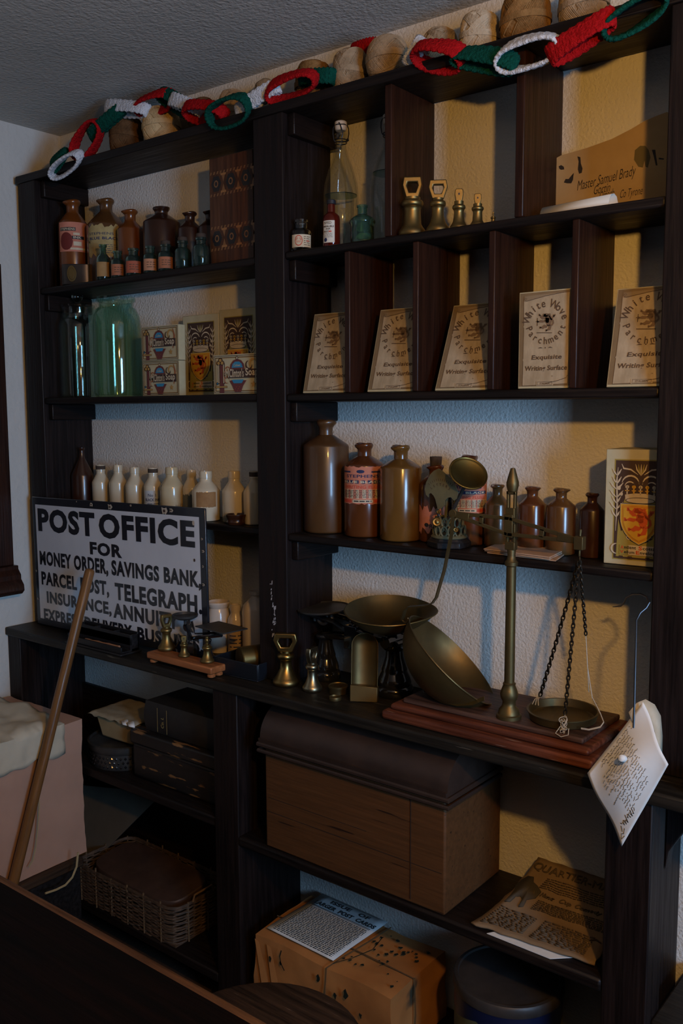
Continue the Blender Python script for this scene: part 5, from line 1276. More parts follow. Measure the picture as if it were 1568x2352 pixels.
for k in range(3): mb.tube([e1, e1+Vector((-.004-.003*k, 0, -.008)), e1+Vector((-.002-.006*k, -.002, -.018))], .0008, 5)
mb.build('string_tie', STRING, t)
mb = MB(); kc = e2+Vector((0, -.006, -.012))
pts = [kc+Vector((.007*sin(k*.29)*(1-k/300), .004*cos(k*.41), .010*cos(k*.19)-.0005*k/8)) for k in range(180)]; mb.tube(pts, .0006, 5)
mb.tube([kc+Vector((-.004, -.002, -.008)), kc+Vector((-.008, -.006, -.016)), kc+Vector((-.010, -.008, -.020)), kc+Vector((.002, -.012, -.0225)), kc+Vector((.013, -.008, -.018)), kc+Vector((.012, -.004, -.008))], .0008, 5)
mb.build('string_knot', WHITESTR, t)
mb = MB()
f1, f2 = at(1360, 1605, y=-.118)-B0, at(1352, 1590, y=-.108)-B0
mb.tube([e3, e3*.5+f1*.5+Vector((-.003, 0, 0)), f1], .0006, 5); mb.tube([e3, e3*.5+f2*.5, f2], .0005, 5)
g1 = [f1, at(1378, 1640, y=-0.138)-B0, at(1386, 1660, y=-0.148)-B0, at(1378, 1671, y=-0.158)-B0, at(1352, 1677, y=-0.163)-B0, at(1334, 1674, y=-0.163)-B0]
for k in range(2): mb.tube([p+Vector((0, 0, .0016*k)) for p in g1], .0007, 5)
mb.build('long_string', WHITESTR, t)

# ------------------------------------------------------------------ letter balance on the third shelf
x = X(1026, -.118, S3)
o = Vector((x, -.110, S3))
t = thing('letter_balance', 'ornate brass letter balance with a dial plate and tilted round pan on a six-sided base', 'balance scale', o, 0)
k = dep(o)/FPX
mb = MB().lathe([(.042, 0), (.042, .010), (.038, .014), (.036, .018)], 6, 0); mb.build('wooden_base', W_BLACK, t, bevel=.0015)
LB = mat('green_tarnished_brass', (.17, .15, .075), .5, .35, (.10, .10, .06), 12, rough2=.65)
mb = MB().lathe([(.034, .018), (.035, .020), (.033, .023), (.031, .024)], 36, 0); mb.build('brass_foot', LB, t)
# pierced gallery: ring of ovals
mb = MB()
for i in range(14):
    a = 2*pi*i/14; c, s_ = cos(a), sin(a)
    for rr, zz, rx, rz_ in ((.030, .032, .0062, .009), (.026, .048, .0055, .009)):
        mb.tube([((rr*c-s_*rx*cos(q)), (rr*s_+c*rx*cos(q)), zz+rz_*sin(q)) for q in [2*pi*j/12 for j in range(12)]], .0018, 5, closed=True)
for a in (.3, 2.4): mb.tube([(.020*cos(a)*(1-q*.5), .020*sin(a)*(1-q*.5)-.004, .05+.045*q) for q in [j/6 for j in range(7)]], .003, 6)
mb.build('pierced_gallery', LB, t)
def P(u, v, yy=-.128): q = at(u, v, y=yy)-o; return (q.x, q.z)
dial = [(1008, 1076), (1020, 1085), (1035, 1099), (1046, 1114), (1052, 1132), (1049, 1145), (1043, 1150), (1036, 1142), (1029, 1143), (1022, 1150), (1022, 1160), (1014, 1168), (1006, 1170), (1003, 1158), (1000, 1146), (996, 1138), (990, 1132), (985, 1135), (984, 1142), (979, 1136), (976, 1124), (979, 1108), (988, 1090), (997, 1081)]
mb = MB(); mb.prism([P(*q) for q in dial], -.0195, -.0175)
A = Art(mb, lambda a, b, h: (a, -.0196-h, b), .0003); c0_ = P(1012, 1150); r_ = 55*k
for i in range(13):
    a = radians(50+80*i/12); A.line([(c0_[0]+r_*.82*cos(a), c0_[1]+r_*.82*sin(a)), (c0_[0]+r_*.92*cos(a), c0_[1]+r_*.92*sin(a))], .0008, 1)
A.arc_text('LETTERS', c0_[0], c0_[1], r_*.62, .005, 130, 50, 1)
mb.build('dial_plate', [LB, BROWNP], t, bevel=.0004)
mb = MB(); q0 = at(1038, 1175, y=-.115)-o; q1 = at(1066, 1118, y=-.122)-o
mb.tube([(.0, -.004, .05), q0, q1], .0035, 8); mb.tube([(-.012, -.016, .058), (-.018, -.018, .07), (-.006, -.014, .082)], .003, 6)
mb.build('arm', IRON_D, t)
for u, v, r in ((1003, 1199, .009), (1007, 1176, .004), (1047, 1217, .005)):
    q = at(u, v, y=-.14)-o
    mb = MB().lathe([(r, -.002), (r, .001), (r*.8, .003), (r*.5, .0025), (r*.35, .005), (0, .006)], 20, 0, cap1=False)
    b_ = mb.build('screw_boss', BRASS, t, q); b_.rotation_euler = (radians(80), 0, facing(o.x, o.y))
pc = at(1075, 1087, y=-.128); Rq = 46*dep(pc)/FPX
axq = (-.74*FW+.655*UP+.20*RT).normalized() if False else (-.80*FW+.565*UP+.19*RT).normalized()
Mq = axq.to_track_quat('Z', 'Y').to_matrix().to_4x4(); Mq.translation = pc-o
mb = MB().lathe([(0, -.006), (.004, -.005), (Rq*.9, -.0035), (Rq, -.001), (Rq, .0015), (Rq*.96, .002), (Rq*.92, .0005), (Rq*.80, .0002), (Rq*.79, -.0001), (0, -.0001)], 52, 0, Mq, cap0=False, cap1=False)
mb.tube([(.006*cos(a), .006*sin(a), .0001) for a in [2*pi*j/20 for j in range(20)]], .0003, 4, closed=True, xf=Mq)
mb.build('round_pan', mat('olive_brass', (.26, .18, .05), .36, 1, (.18, .12, .035), 8, rough2=.5), t, smooth=40)

# ------------------------------------------------------------------ spike file with curled papers
pb = at(1455, 1672, y=-.262); ptop = at(1461, 1425, y=-.215)
t = thing('wire_hook', 'long thin wire hook with a curled top piercing the handwritten paper', 'hook', pb)
hp = [pb, pb*.5+ptop*.5, ptop, at(1470, 1408, y=-.205), at(1484, 1396, y=-.20), at(1491, 1384, y=-.195), at(1485, 1371, y=-.185), at(1470, 1364, y=-.17), at(1452, 1364, y=-.15), at(1438, 1373, y=-.13), at(1432, 1385, y=-.115), at(1425, 1392, y=-.10), at(1407, 1394, y=-.085)]
MB().tube([p-pb for p in hp], [.0016]*3+[.0015]*9+[.0007], 8).build('wire', STEEL, t)
tl, tr_, rr_, br2, bl2, ll_ = [at(u, v, y=yy) for u, v, yy in ((1452, 1650, -.262), (1500, 1640, -.262), (1533, 1757, -.285), (1446, 1936, -.262), (1410, 1948, -.258), (1348, 1776, -.270))]
ct = at(1440, 1780, y=-.27)
tp = at(1476, 1612, y=-.255)
Q = [tp, rr_, at(1428, 1944, y=-.26), ll_]
def sheet(a, b):
    p = Q[0]*(1-a)*(1-b)+Q[1]*a*(1-b)+Q[2]*a*b+Q[3]*(1-a)*b
    return p-ct+Vector((0, -.016*sin(pi*a)*sin(pi*b)-.012*(1-a)*(1-b)*0+.004*sin(7*a+3*b), 0))
mb = MB().grid(sheet, 20, 26)
nrm = Vector((.1, -1, .0)).normalized()
A = Art(mb, lambda a, b, h: tuple(Vector(sheet(a, b))+nrm*h), .0006)
rnd = random.Random(11)
for i in range(19):
    a = .07+.043*i; b0 = .26+rnd.uniform(-.03, .05); b1 = .82+rnd.uniform(-.12, .03); b = b0; pts = []
    while b < b1:
        pts.append((a+rnd.uniform(-.012, .012), b)); b += rnd.uniform(.006, .014)
        if rnd.random() < .12: 
            if len(pts) > 1: A.line(pts, .0042, 1)
            pts = []; b += .015
    if len(pts) > 1: A.line(pts, .0042, 1)
for i in range(10): A.line([(.80+rnd.uniform(0, .1), .62+.03*i), (.82+rnd.uniform(0, .1), .63+.03*i), (.80+rnd.uniform(0, .1), .64+.03*i)], .006, 1)
A.line([(.90, .86), (.93, .90), (.90, .93), (.94, .96), (.96, .9)], .007, 1)
o_ = mb.build('handwritten_paper', [WHITEP, mat('brown_black_ink', (.035, .028, .025), .8)], None, ct, solid=.0003)
tag(o_, 'white handwritten paper hanging off the worktop corner on the wire hook', 'paper')
# the torn-through nub
nb = at(1430, 1742, y=-.292)
mb = MB().lathe([(.0045, -.007), (.006, 0), (.0052, .006), (.002, .008)], 10, 0, Matrix.Translation(nb-ct) @ Matrix.Rotation(radians(70), 4, 'X')); 
n_ = mb.build('torn_nub', WHITEP, o_); n_['label'] = 'small white torn curl of paper'
# curl of a second sheet behind
c2 = at(1500, 1665, y=-.235)
Q2 = [at(1440, 1640, y=-.262), at(1478, 1606, y=-.252), at(1512, 1640, y=-.225), at(1524, 1720, y=-.225)]
mb = MB(); pts_ = [at(1443, 1636, y=-.258), at(1462, 1614, y=-.250), at(1482, 1606, y=-.238), at(1503, 1618, y=-.228), at(1517, 1644, y=-.222), at(1521, 1690, y=-.222), at(1520, 1740, y=-.224)]
low = [at(1452, 1660, y=-.260), at(1466, 1650, y=-.254), at(1480, 1646, y=-.246), at(1494, 1656, y=-.240), at(1503, 1680, y=-.240), at(1508, 1720, y=-.24), at(1512, 1760, y=-.24)]
n = len(pts_); mb.add([p-c2 for p in pts_+low], [(i, i+1, n+i+1, n+i) for i in range(n-1)])
tag(mb.build('curled_paper', mat('old_curled_paper', (.46, .40, .30), .85, 0, (.38, .32, .22), 20), None, c2, solid=.0004), 'yellowish paper curling over behind the handwritten sheet', 'paper')
# ================================================================== UNDER THE WORKTOP
bd('back_panel', -2.235, -.014, .108, -1.456, -.002, .600, W_X, bs, .001, base=bb)  # dark board added to blacken the rear of the lower left compartments
# trunk
zt_ = .4605; x0, x1, y0, y1 = -1.303, -.853, -.224, -.014
zb_ = ZV(1838, x1, y0)
t = thing('domed_trunk', 'brown wooden trunk with a rounded leather-covered lid on the low shelf', 'trunk', (x0, y0, zt_))
w_, d_, h_ = x1-x0, y1-y0, zb_-zt_
mb = MB(); mb.box(0, 0, 0, w_, d_, h_-.004); mb.build('trunk_body', W_TRUNK, t, bevel=.004)
mb = MB(); mb.box(.006, -.0012, h_*.36, w_-.006, .0, h_*.363); mb.box(w_*.83, -.0012, .008, w_*.833, 0, h_-.01); mb.box(.01, -.0012, h_*.5, w_*.6, 0, h_*.502)
mb.build('board_seams', mat('seam_dark', (.02, .009, .004), .8), t)
mb = MB(); tp_ = min(.772-zt_, .325)-h_
prof = [(-.010, h_+.008), (-.012, h_+.018)]
for i in range(13):
    a = pi/2*i/12; prof.append((-.006+.085*(1-cos(a)), h_+.018+(tp_-.018)*sin(a)))
for i in range(9):
    a = pi/2*(1-i/8); prof.append((d_-.07*(1-cos(pi/2*(1-i/8)))+.0, h_+.018+(tp_-.018)*sin(a)))
prof.append((d_, h_+.004))
n = len(prof); ex = (-.008, w_+.008)
vs = [(ex[i], a, b) for i in (0, 1) for a, b in prof]
mb.add(vs, [(k, n+k, n+k+1, k+1) for k in range(n-1)]+[tuple(reversed(range(n))), tuple(range(n, 2*n))])
mb.build('domed_lid', LIDTIN, t, smooth=50)
mb = MB()
for zz, rr in ((h_+.004, .0055), (h_-.010, .0045)): mb.tube([(-.010, d_*.9, zz), (-.011, -.008, zz), (w_+.011, -.008, zz), (w_+.010, d_*.9, zz)], rr, 8)
mb.build('lid_moulding', LIDTIN, t, bevel=0)

# crumpled box builder for wrapped parcels
def parcel(mb, w_, d_, h_, seed, amp, n=18, top=None):
    from mathutils import noise
    def nz(p, s): return noise.noise(Vector(p)*s+Vector((seed, seed*2, 0)))
    def P(u, v, k, side):
        if side == 'top': p = Vector((u*w_, v*d_, h_))
        elif side == 'front': p = Vector((u*w_, 0, v*h_))
        elif side == 'back': p = Vector(((1-u)*w_, d_, v*h_))
        elif side == 'left': p = Vector((0, (1-u)*d_, v*h_))
        else: p = Vector((w_, u*d_, v*h_))
        e = Vector((nz(p, 9), nz(p+Vector((3, 1, 2)), 9), nz(p+Vector((7, 2, 5)), 9)))*amp
        f = abs(nz(p+Vector((1, 9, 3)), 16))
        c = Vector((w_/2, d_/2, h_/2)); out = Vector(((p.x-c.x)/w_, (p.y-c.y)/d_, (p.z-c.z)/h_))
        q = p+e-out*f*amp*1.2
        if p.z < .002: q.z = max(0, q.z*.0)
        return q
    for sd in ('top', 'front', 'back', 'left', 'right'): mb.grid(lambda a, b: P(a, b, 0, sd), n, n)
    mb.add([(0, 0, 0), (w_, 0, 0), (w_, d_, 0), (0, d_, 0)], [(3, 2, 1, 0)])
    return P
o = Vector((-1.340, -.226, .1085)); w_, d_, h_ = .372, .196, .142
t = thing('wrapped_parcel', 'ink-spotted brown paper parcel tied with string on the bottom shelf', 'parcel', o)
mb = MB(); PF = parcel(mb, w_, d_, h_, 3.3, .006, 22)
for a, b in ((.005, .035), (.040, .065)):
    mb.add([(a, -.004, h_*.93), (b, -.009, h_*.02), (b+.022, -.005, h_*.04), (a+.012, -.003, h_*.90)], [(0, 1, 2, 3)])
mb.build('brown_wrapping', KRAFT, t, smooth=60)
mb = MB()
for xq in (.205,): mb.tube([(xq+.004, -.006, .004), (xq, -.0075, h_*.5), (xq+.004, -.005, h_+.002), (xq+.012, .05, h_+.006), (xq+.020, .12, h_+.006), (xq+.024, d_, h_+.004)], .0013, 6)
mb.tube([(.0, .075, h_+.005), (.12, .078, h_+.007), (.25, .076, h_+.006), (w_+.002, .074, h_+.004), (w_+.006, .072, h_*.5), (w_+.003, .07, .004)], .0013, 6)
mb.build('string', mat('brown_string', (.09, .05, .02), .9), t)
mb = MB(); A = Art(mb, lambda a, b, h: (a, -.0085-h, b), .0005)
for a, b, r in ((.055, .105, .004), (.085, .108, .003), (.19, .115, .005), (.235, .095, .0045), (.262, .11, .006), (.30, .08, .004)):
    A.poly([(a+r*(1+.4*sin(k*2.7+a*99))*cos(k*pi/4), b+r*1.5*(1+.4*cos(k*1.9+b*77))*sin(k*pi/4)) for k in range(8)], 0)
A.line([(.088, .138), (.083, .122), (.086, .108), (.096, .095)], .003, 0)
A2 = Art(mb, lambda a, b, h: (a, b, h_+.0068+h), .0005)
for i in range(34):
    rr = random.Random(i); a, b, r = rr.uniform(.22, .36), rr.uniform(.02, .17), rr.uniform(.0015, .005)
    A2.poly([(a+r*(1+.4*sin(k*2.7+a*99))*cos(k*pi/4), b+r*(1+.4*cos(k*1.9+b*77))*sin(k*pi/4)) for k in range(8)], 0)
A2.line([(.215, .01), (.235, .05), (.25, .10), (.24, .15)], .002, 0)
mb.build('ink_blots', mat('green_black_ink', (.012, .018, .014), .5), t)

zq = o.z+h_+.0085
fl, fr = at(612, 2131, z=zq), at(765, 2207, z=zq)
ax = (fr-fl); ax.z = 0; Lw = ax.length; ax.normalize(); ay = Vector((-ax.y, ax.x, 0))
dp = .188
mb = MB(); fn = lambda a, b, h: tuple(ax*a+ay*b+Vector((0, 0, .0008+h+.0006*sin(b*30))))
mb.grid(lambda a, b: fn(a*Lw, b*dp, 0), 8, 10)
A = Art(mb, fn, .0004)
A.text('ISSUE   OF', Lw*.22, dp*.88, Lw*.80, dp*.945, 1, 2, .03); A.text('LARGER  POST  CARDS', Lw*.06, dp*.765, Lw*.96, dp*.84, 1, 2, .03)
A.line([(Lw*.06, dp*.735), (Lw*.94, dp*.735)], .0016, 1, 2); A.line([(Lw*.06, dp*.715), (Lw*.94, dp*.715)], .0008, 1, 2)
print_lines(A, Lw*.07, dp*.03, Lw*.94, dp*.70, 24, 1, 12, 2, .42)
o_ = mb.build('printed_notice', [mat('blue_white_paper', (.55, .60, .62), .8), mat('notice_ink', (.03, .035, .04), .8)], None, (fl.x, fl.y, zq-.0005), solid=.0005)
tag(o_, 'printed notice about larger post cards lying on the brown parcel', 'notice')

# round tin
t = thing('round_tin', 'large round tin with a dark lid and a faded picture beneath the newspapers', 'tin', (-.775, -.118, .1085), facing(-.775, -.118))
R = .102; Ht = .200
MB().lathe([(R*.99, 0), (R, .003), (R, Ht)], 56, 0).build('tin_wall', TINP, t)
mb = MB(); f = cyl_fn(R+.0003)
n = 40; vs, fs = [], []
for i in range(n+1):
    a = -R*2.4+4.8*R*i/n; lo = Ht-.030-.020*abs(((i/5) % 2)-1); vs += [f(a, lo, 0), f(a, Ht, 0)]
fs = [(2*i, 2*i+2, 2*i+3, 2*i+1) for i in range(n)]; mb.add(vs, fs, 0)
A = Art(mb, f, .0004)
A.poly([(-.075, .118), (-.06, .10), (-.045, .085), (-.02, .085), (0, .10), (-.02, .078), (-.05, .07), (-.07, .085)], 1, 1); A.disc(-.042, .098, .022, .017, 2, 1, 20)
for i in range(26):
    rr = random.Random(i*3); a, b = rr.uniform(-.09, .10), rr.uniform(.07, .135); A.line([(a, b), (a+.006, b+rr.uniform(-.008, .008)), (a+.011, b)], .0012, 3, 1)
for i in range(8): A.line([(-.095+.004*i, .12-.004*i), (-.09+.003*i, .09-.003*i), (-.093+.003*i, .07)], .003, 0, 2)
mb.build('printed_picture', [TINB, mat('tin_teal', (.01, .07, .12), .5), mat('tin_brown', (.07, .06, .03), .6), mat('tin_green', (.05, .16, .08), .6)], t)
MB().lathe([(R*1.025, Ht-.004), (R*1.03, Ht), (R*1.03, Ht+.012), (R*1.0, Ht+.016), (R*.94, Ht+.0165), (R*.92, Ht+.013), (0, Ht+.0125)], 56, 0, cap1=False).build('lid', TINLID, t)

# newspapers on the trunk shelf
def paper_stack(cs, z_, th, curve, seed):
    from mathutils import noise
    c0 = sum(cs, Vector())/4
    def fn(a, b, h=0):
        p = cs[0]*(1-a)*(1-b)+cs[1]*a*(1-b)+cs[2]*a*b+cs[3]*(1-a)*b
        z = z_+curve*b**2.2+th*(1+.35*noise.noise(Vector((a*4, b*4, seed))))
        p = p+Vector((.004*noise.noise(Vector((a*9, b*9, seed+3))), .004*noise.noise(Vector((a*9, b*9, seed+7))), 0))
        return Vector((p.x-c0.x, p.y-c0.y, z-z_+h))
    return fn, c0
zs_ = .4605
c = [at(1078, 2130, z=zs_), at(1350, 2212, z=zs_), Vector((-.585, -.022, zs_)), Vector((-.765, -.022, zs_))]
c[1] = Vector((-.570, c[0].y+.004, zs_)); c[0].y = max(c[0].y, -.222); c[1].y = -.205
# white sheet below
wsq = [Vector((c[0].x+.035, -.2265, 0)), Vector((-.640, -.2275, 0)), Vector((-.60, -.19, 0)), Vector((-.72, -.16, 0))]
cw = Vector((-.68, -.2, zs_))
mb = MB(); mb.add([(p.x-cw.x, p.y-cw.y, .0004) for p in wsq]+[(p.x-cw.x, p.y-cw.y, .0014) for p in wsq], [(3, 2, 1, 0), (4, 5, 6, 7), (0, 1, 5, 4), (1, 2, 6, 5), (2, 3, 7, 6), (3, 0, 4, 7)])
tag(mb.build('white_sheet', WHITEP, None, cw), 'corner of a white sheet sticking out beneath the old newspaper', 'paper')
fn, c0 = paper_stack(c, zs_+.002, .004, .055, 2)
mb = MB()
mb.grid(lambda a, b: fn(a, b), 22, 20)
A = Art(mb, lambda a, b, h: tuple(fn(a, b)+Vector((0, -h*.2, .0022+h))), .0007)
A.text('QUARTIER-MASTER', .02, .86, 1.12, .94, 1, 1, .0)
print_lines(A, .22, .70, .95, .83, 6, 1, 3, 1, .22)
A.text('A  Hunt  Cup  Comedy', .16, .60, .86, .655, 1, 1, -.004, .3)
print_lines(A, .28, .44, .94, .57, 7, 1, 4, 1, .2); print_lines(A, .04, .06, .40, .36, 11, 1, 5, 1, .2); print_lines(A, .46, .06, .90, .36, 11, 1, 6, 1, .2)
horse = [(.02, .80), (.05, .86), (.10, .87), (.13, .82), (.20, .80), (.25, .74), (.24, .66), (.20, .60), (.21, .52), (.18, .50), (.17, .58), (.12, .62), (.08, .60), (.07, .52), (.03, .50), (.04, .60), (.02, .68), (-.0, .72)]
A.poly([(a, b-.08) for a, b in horse], 2, 1)
A.line([(.86, .30), (.92, .33), (.97, .30)], .012, 3, 1, True)
NP = [NEWS, mat('newsprint_ink', (.085, .058, .033), .9), mat('newsprint_grey', (.06, .05, .035), .9), mat('burnt_stain', (.05, .025, .012), .9)]
o_ = mb.build('newspaper', NP, None, (c0.x, c0.y, zs_+.002), solid=.0035)
tag(o_, 'yellowed old newspaper with a horse picture lying on the low shelf right of the trunk', 'newspaper')

# ------------------------------------------------------------------ left compartment: deed box, book, sieve, tub
zl = .4805
x0 = -1.796; y0 = -.186; hd = ZV(1672, x0, y0)-zl
t = thing('deed_box', 'black metal deed box with chipped paint under the big dark book', 'box', (x0, y0, zl))
mb = MB(); mb.box(0, 0, 0, .325, .155, hd*.72); mb.build('box_body', DEED, t, bevel=.010, seg=4)
mb = MB(); mb.box(-.003, -.004, hd*.70, .328, .158, hd-.001); mb.build('box_lid', DEED, t, bevel=.006, seg=3)
mb = MB(); mb.tube([(.02, -.004, hd*.70), (.31, -.004, hd*.70)], .003, 8); mb.build('lid_bead', DEED, t)
q = at(338, 1663, y=-.168); hb_ = ZV(1592, q.x, -.168)-(zl+hd)
hb_ = max(.05, min(hb_, .075))
t = thing('large_book', 'thick black clothbound book lying flat with gilt letters on its spine', 'book', (q.x, -.168, zl+hd+.001))
wB = -1.474-q.x
mb = MB(); mb.box(0, -.002, 0, wB, .135, .004); mb.box(0, -.002, hb_-.004, wB, .135, hb_)
vs = []; n = 8
mb.grid(lambda a, b: (a*wB, -.002-.008*sin(pi*b), b*hb_), 2, 8); mb.build('cover', BOOKC, t, bevel=.001)
MB().box(.004, .0, .004, wB-.004, .130, hb_-.004).build('pages', mat('dark_page_block', (.04, .034, .026), .9), t)
mb = MB(); A = Art(mb, lambda a, b, h: (a, -.0105-h, b), .0005)
for a in (.052, .086): A.line([(a, hb_*.1), (a, hb_*.9)], .0012, 0)
vs, fs = text_raw('Co. L', .0, .2)
out = [A.fn(.064+(.75-y)*.014+.0, hb_*.25+x*.0125, .0006) for x, y in vs]; mb.add(out, fs, 0)
mb.build('gilt_lettering', mat('gilt', (.45, .34, .12), .4), t)
xs_, ys_ = -1.905, -.118; Rs = .098
t = thing('round_sieve', 'round dark wire sieve with a rimmed top under the cream tub', 'sieve', (xs_, ys_, zl))
mb = MB().lathe([(Rs*.93, 0), (Rs*.95, .004), (Rs*.95, .040), (Rs*.99, .044), (Rs, .050), (Rs, .060), (Rs*.95, .062), (Rs*.93, .056), (0, .055)], 56, 0, cap1=False); mb.build('frame', IRON_D, t)
mb = MB()
for r_ in range(3):
    for i in range(50):
        a = 2*pi*(i+.5*(r_ % 2))/50; c_ = Vector((Rs*.953*sin(a), -Rs*.953*cos(a), .010+.011*r_)); tg = Vector((cos(a), sin(a), 0)); nn = Vector((sin(a), -cos(a), 0))
        p4 = [c_-tg*.004, c_-Vector((0, 0, .0045)), c_+tg*.004, c_+Vector((0, 0, .0045))]
        mb.add([tuple(p+nn*.0004) for p in p4]+[tuple(c_+nn*.0026)], [(0, 1, 4), (1, 2, 4), (2, 3, 4), (3, 0, 4)])
mb.build('studded_band', IRON, t)
zt2 = zl+.0625
p1, p2 = at(208, 1655, y=-.165), at(290, 1703, y=-.165)
t = thing('cream_tub', 'cream cloth-wrapped oblong tub with a paper cover on top of the sieve', 'tub', (-1.962, -.172, zt2), radians(2))
wt_, dt_, ht_ = .150, .118, .066
mb = MB(); i_ = .014
vs = [(i_, i_*.7, 0), (wt_-i_, i_*.7, 0), (wt_-i_, dt_-i_*.7, 0), (i_, dt_-i_*.7, 0), (0, 0, ht_), (wt_, 0, ht_), (wt_, dt_, ht_), (0, dt_, ht_)]
mb.add(vs, [(3, 2, 1, 0), (0, 1, 5, 4), (1, 2, 6, 5), (2, 3, 7, 6), (3, 0, 4, 7), (4, 5, 6, 7)]); mb.build('tub_body', mat('tub_cream', (.38, .29, .15), .75, 0, (.30, .22, .11), 14, bump=.3, bs=30), t, bevel=.006, seg=3)
mb = MB()
def cov(a, b):
    from mathutils import noise
    x_, y_ = -.014+a*(wt_+.028), -.012+b*(dt_+.022); ed = max(abs(a-.5), abs(b-.5))*2
    return (x_, y_, ht_+.002+.004*abs(noise.noise(Vector((a*5, b*5, 1))))-(.006 if ed > .93 else 0)*(1+noise.noise(Vector((a*9, b*9, 4)))))
mb.grid(cov, 20, 16); mb.build('paper_cover', mat('tub_paper', (.33, .29, .20), .85, 0, (.26, .21, .13), 10), t, solid=.001)
mb = MB()
for k in range(5):
    rr = random.Random(k); a = wt_-.012+rr.uniform(-.02, .012); mb.add([(a, -.014, ht_+.004), (a+.012, -.020, ht_-.002), (a+.020, -.010, ht_-.006), (a+.010, -.004, ht_+.007)], [(0, 1, 2, 3)])
mb.build('torn_paper', WHITEP, t, solid=.0008)

# cardboard sheet leaning inside the lower left compartment
cs_ = [at(150, 1800, y=-.075), at(372, 1822, y=-.06), at(222, 1973, y=-.13), at(205, 1982, y=-.14), at(140, 1985, y=-.14)]
co = cs_[3]
mb = MB(); n = 5; th = Vector((0, .003, 0))
mb.add([p-co for p in cs_]+[p-co+th for p in cs_], [tuple(reversed(range(n))), tuple(range(n, 2*n))]+[(i, (i+1) % n, (i+1) % n+n, i+n) for i in range(n)])
tag(mb.build('cardboard_sheet', mat('grey_card', (.10, .085, .06), .9, 0, (.075, .062, .045), 6), None, co), 'dull grey-brown card sheet leaning behind the pink parcel and the basket', 'card')

# ------------------------------------------------------------------ wicker basket
bx, by, bz = -2.005, -.226, .1085; wb_, db_, hb2 = .402, .190, .098
t = thing('wicker_basket', 'dark rectangular wicker basket with uneven stake ends on the bottom left shelf', 'basket', (bx, by, bz))
def rr_path(n, inset=0, rad=.035):
    x0_, x1_, y0_, y1_ = inset, wb_-inset, inset, db_-inset; r = rad-inset*.5; pts = []
    segs = [((x0_+r, y0_), (x1_-r, y0_)), None, ((x1_, y0_+r), (x1_, y1_-r)), None, ((x1_-r, y1_), (x0_+r, y1_)), None, ((x0_, y1_-r), (x0_, y0_+r)), None]
    cen_ = [None, (x1_-r, y0_+r, -pi/2), None, (x1_-r, y1_-r, 0), None, (x0_+r, y1_-r, pi/2), None, (x0_+r, y0_+r, pi)]
    for sgm, cc in zip(segs, cen_):
        if sgm:
            (ax_, ay_), (bx_, by_) = sgm; m_ = max(2, int(n*sqrt((bx_-ax_)**2+(by_-ay_)**2)/(2*(wb_+db_))))
            pts += [(ax_+(bx_-ax_)*i/m_, ay_+(by_-ay_)*i/m_) for i in range(m_)]
        else: pts += [(cc[0]+r*cos(cc[2]+pi/2*i/5), cc[1]+r*sin(cc[2]+pi/2*i/5)) for i in range(5)]
    return pts
base_ = rr_path(150); nb_ = len(base_); cxm, cym = wb_/2, db_/2
mb = MB(); rnd = random.Random(4); rows = 21
for k in range(rows):
    zz = .004+k*(hb2-.006)/rows; pts = []
    for i, (a, b) in enumerate(base_):
        w2 = .0024*(1 if ((i//3)+k) % 2 else -1); dx, dy = a-cxm, b-cym; l = sqrt(dx*dx+dy*dy)
        fl_ = 1-.03*(1-zz/hb2)
        pts.append((cxm+dx*fl_+dx/l*w2, cym+dy*fl_+dy/l*w2, zz+rnd.uniform(-.0007, .0007)+.0016*sin(i*.16+k)))
    mb.tube(pts, .0024, 5, closed=True)
mb.build('woven_sides', WICKER, t)
mb = MB()
for q in range(3): mb.tube([(a, b, hb2-.001+.0022*sin(i*.8+q*2.1)) for i, (a, b) in enumerate(base_)], .0022, 5, closed=True)
mb.build('plaited_rim', WICKER, t)
for i in range(0, nb_, 8):
    a, b = base_[i]; MB().tube([(a, b, .002), (a, b, hb2*.5), (a, b, hb2+rnd.uniform(.003, .013))], .0022, 6).build('stake', mat('wicker_stake', (.11, .07, .035), .75), t)
MB().box(.006, .006, 0, wb_-.006, db_-.006, .004).build('basket_floor', WICKER, t)
mb = MB(); hp = base_
mb.tube([(wb_+.002, db_*.30, hb2), (wb_+.004, db_*.32, hb2+.016), (wb_+.004, db_*.62, hb2+.018), (wb_+.002, db_*.66, hb2)], .0026, 6); mb.build('handle_loop', mat('wicker_handle', (.16, .095, .045), .7), t)
# leather-covered lid box lying in it
mb = MB()
iw, idp = wb_-.07, db_-.045
pp = []
for i in range(40):
    a = 2*pi*i/40; e_ = 4.5; c_, s_ = cos(a), sin(a); k_ = (abs(c_)**e_+abs(s_)**e_)**(-1/e_); pp.append((iw/2*c_*k_, idp/2*s_*k_))
n = 40
lev = [(.97, 0), (1.0, .003), (1.0, .050), (.985, .053)]
vs = [(a*s_, b*s_, z_) for s_, z_ in lev for a, b in pp]
fs = [(j*n+i, j*n+(i+1) % n, (j+1)*n+(i+1) % n, (j+1)*n+i) for j in range(len(lev)-1) for i in range(n)]+[tuple(reversed(range(n))), tuple(range((len(lev)-1)*n, len(lev)*n))]
mb.add(vs, fs)
lb_ = mb.build('leather_case', LEATHER, None, (bx+.036+iw/2, by+.024+idp/2, bz+.048), smooth=32); lb_.rotation_euler = (radians(7), radians(1), 0)
tag(lb_, 'flat brown leather case with rounded corners lying in the wicker basket', 'case')

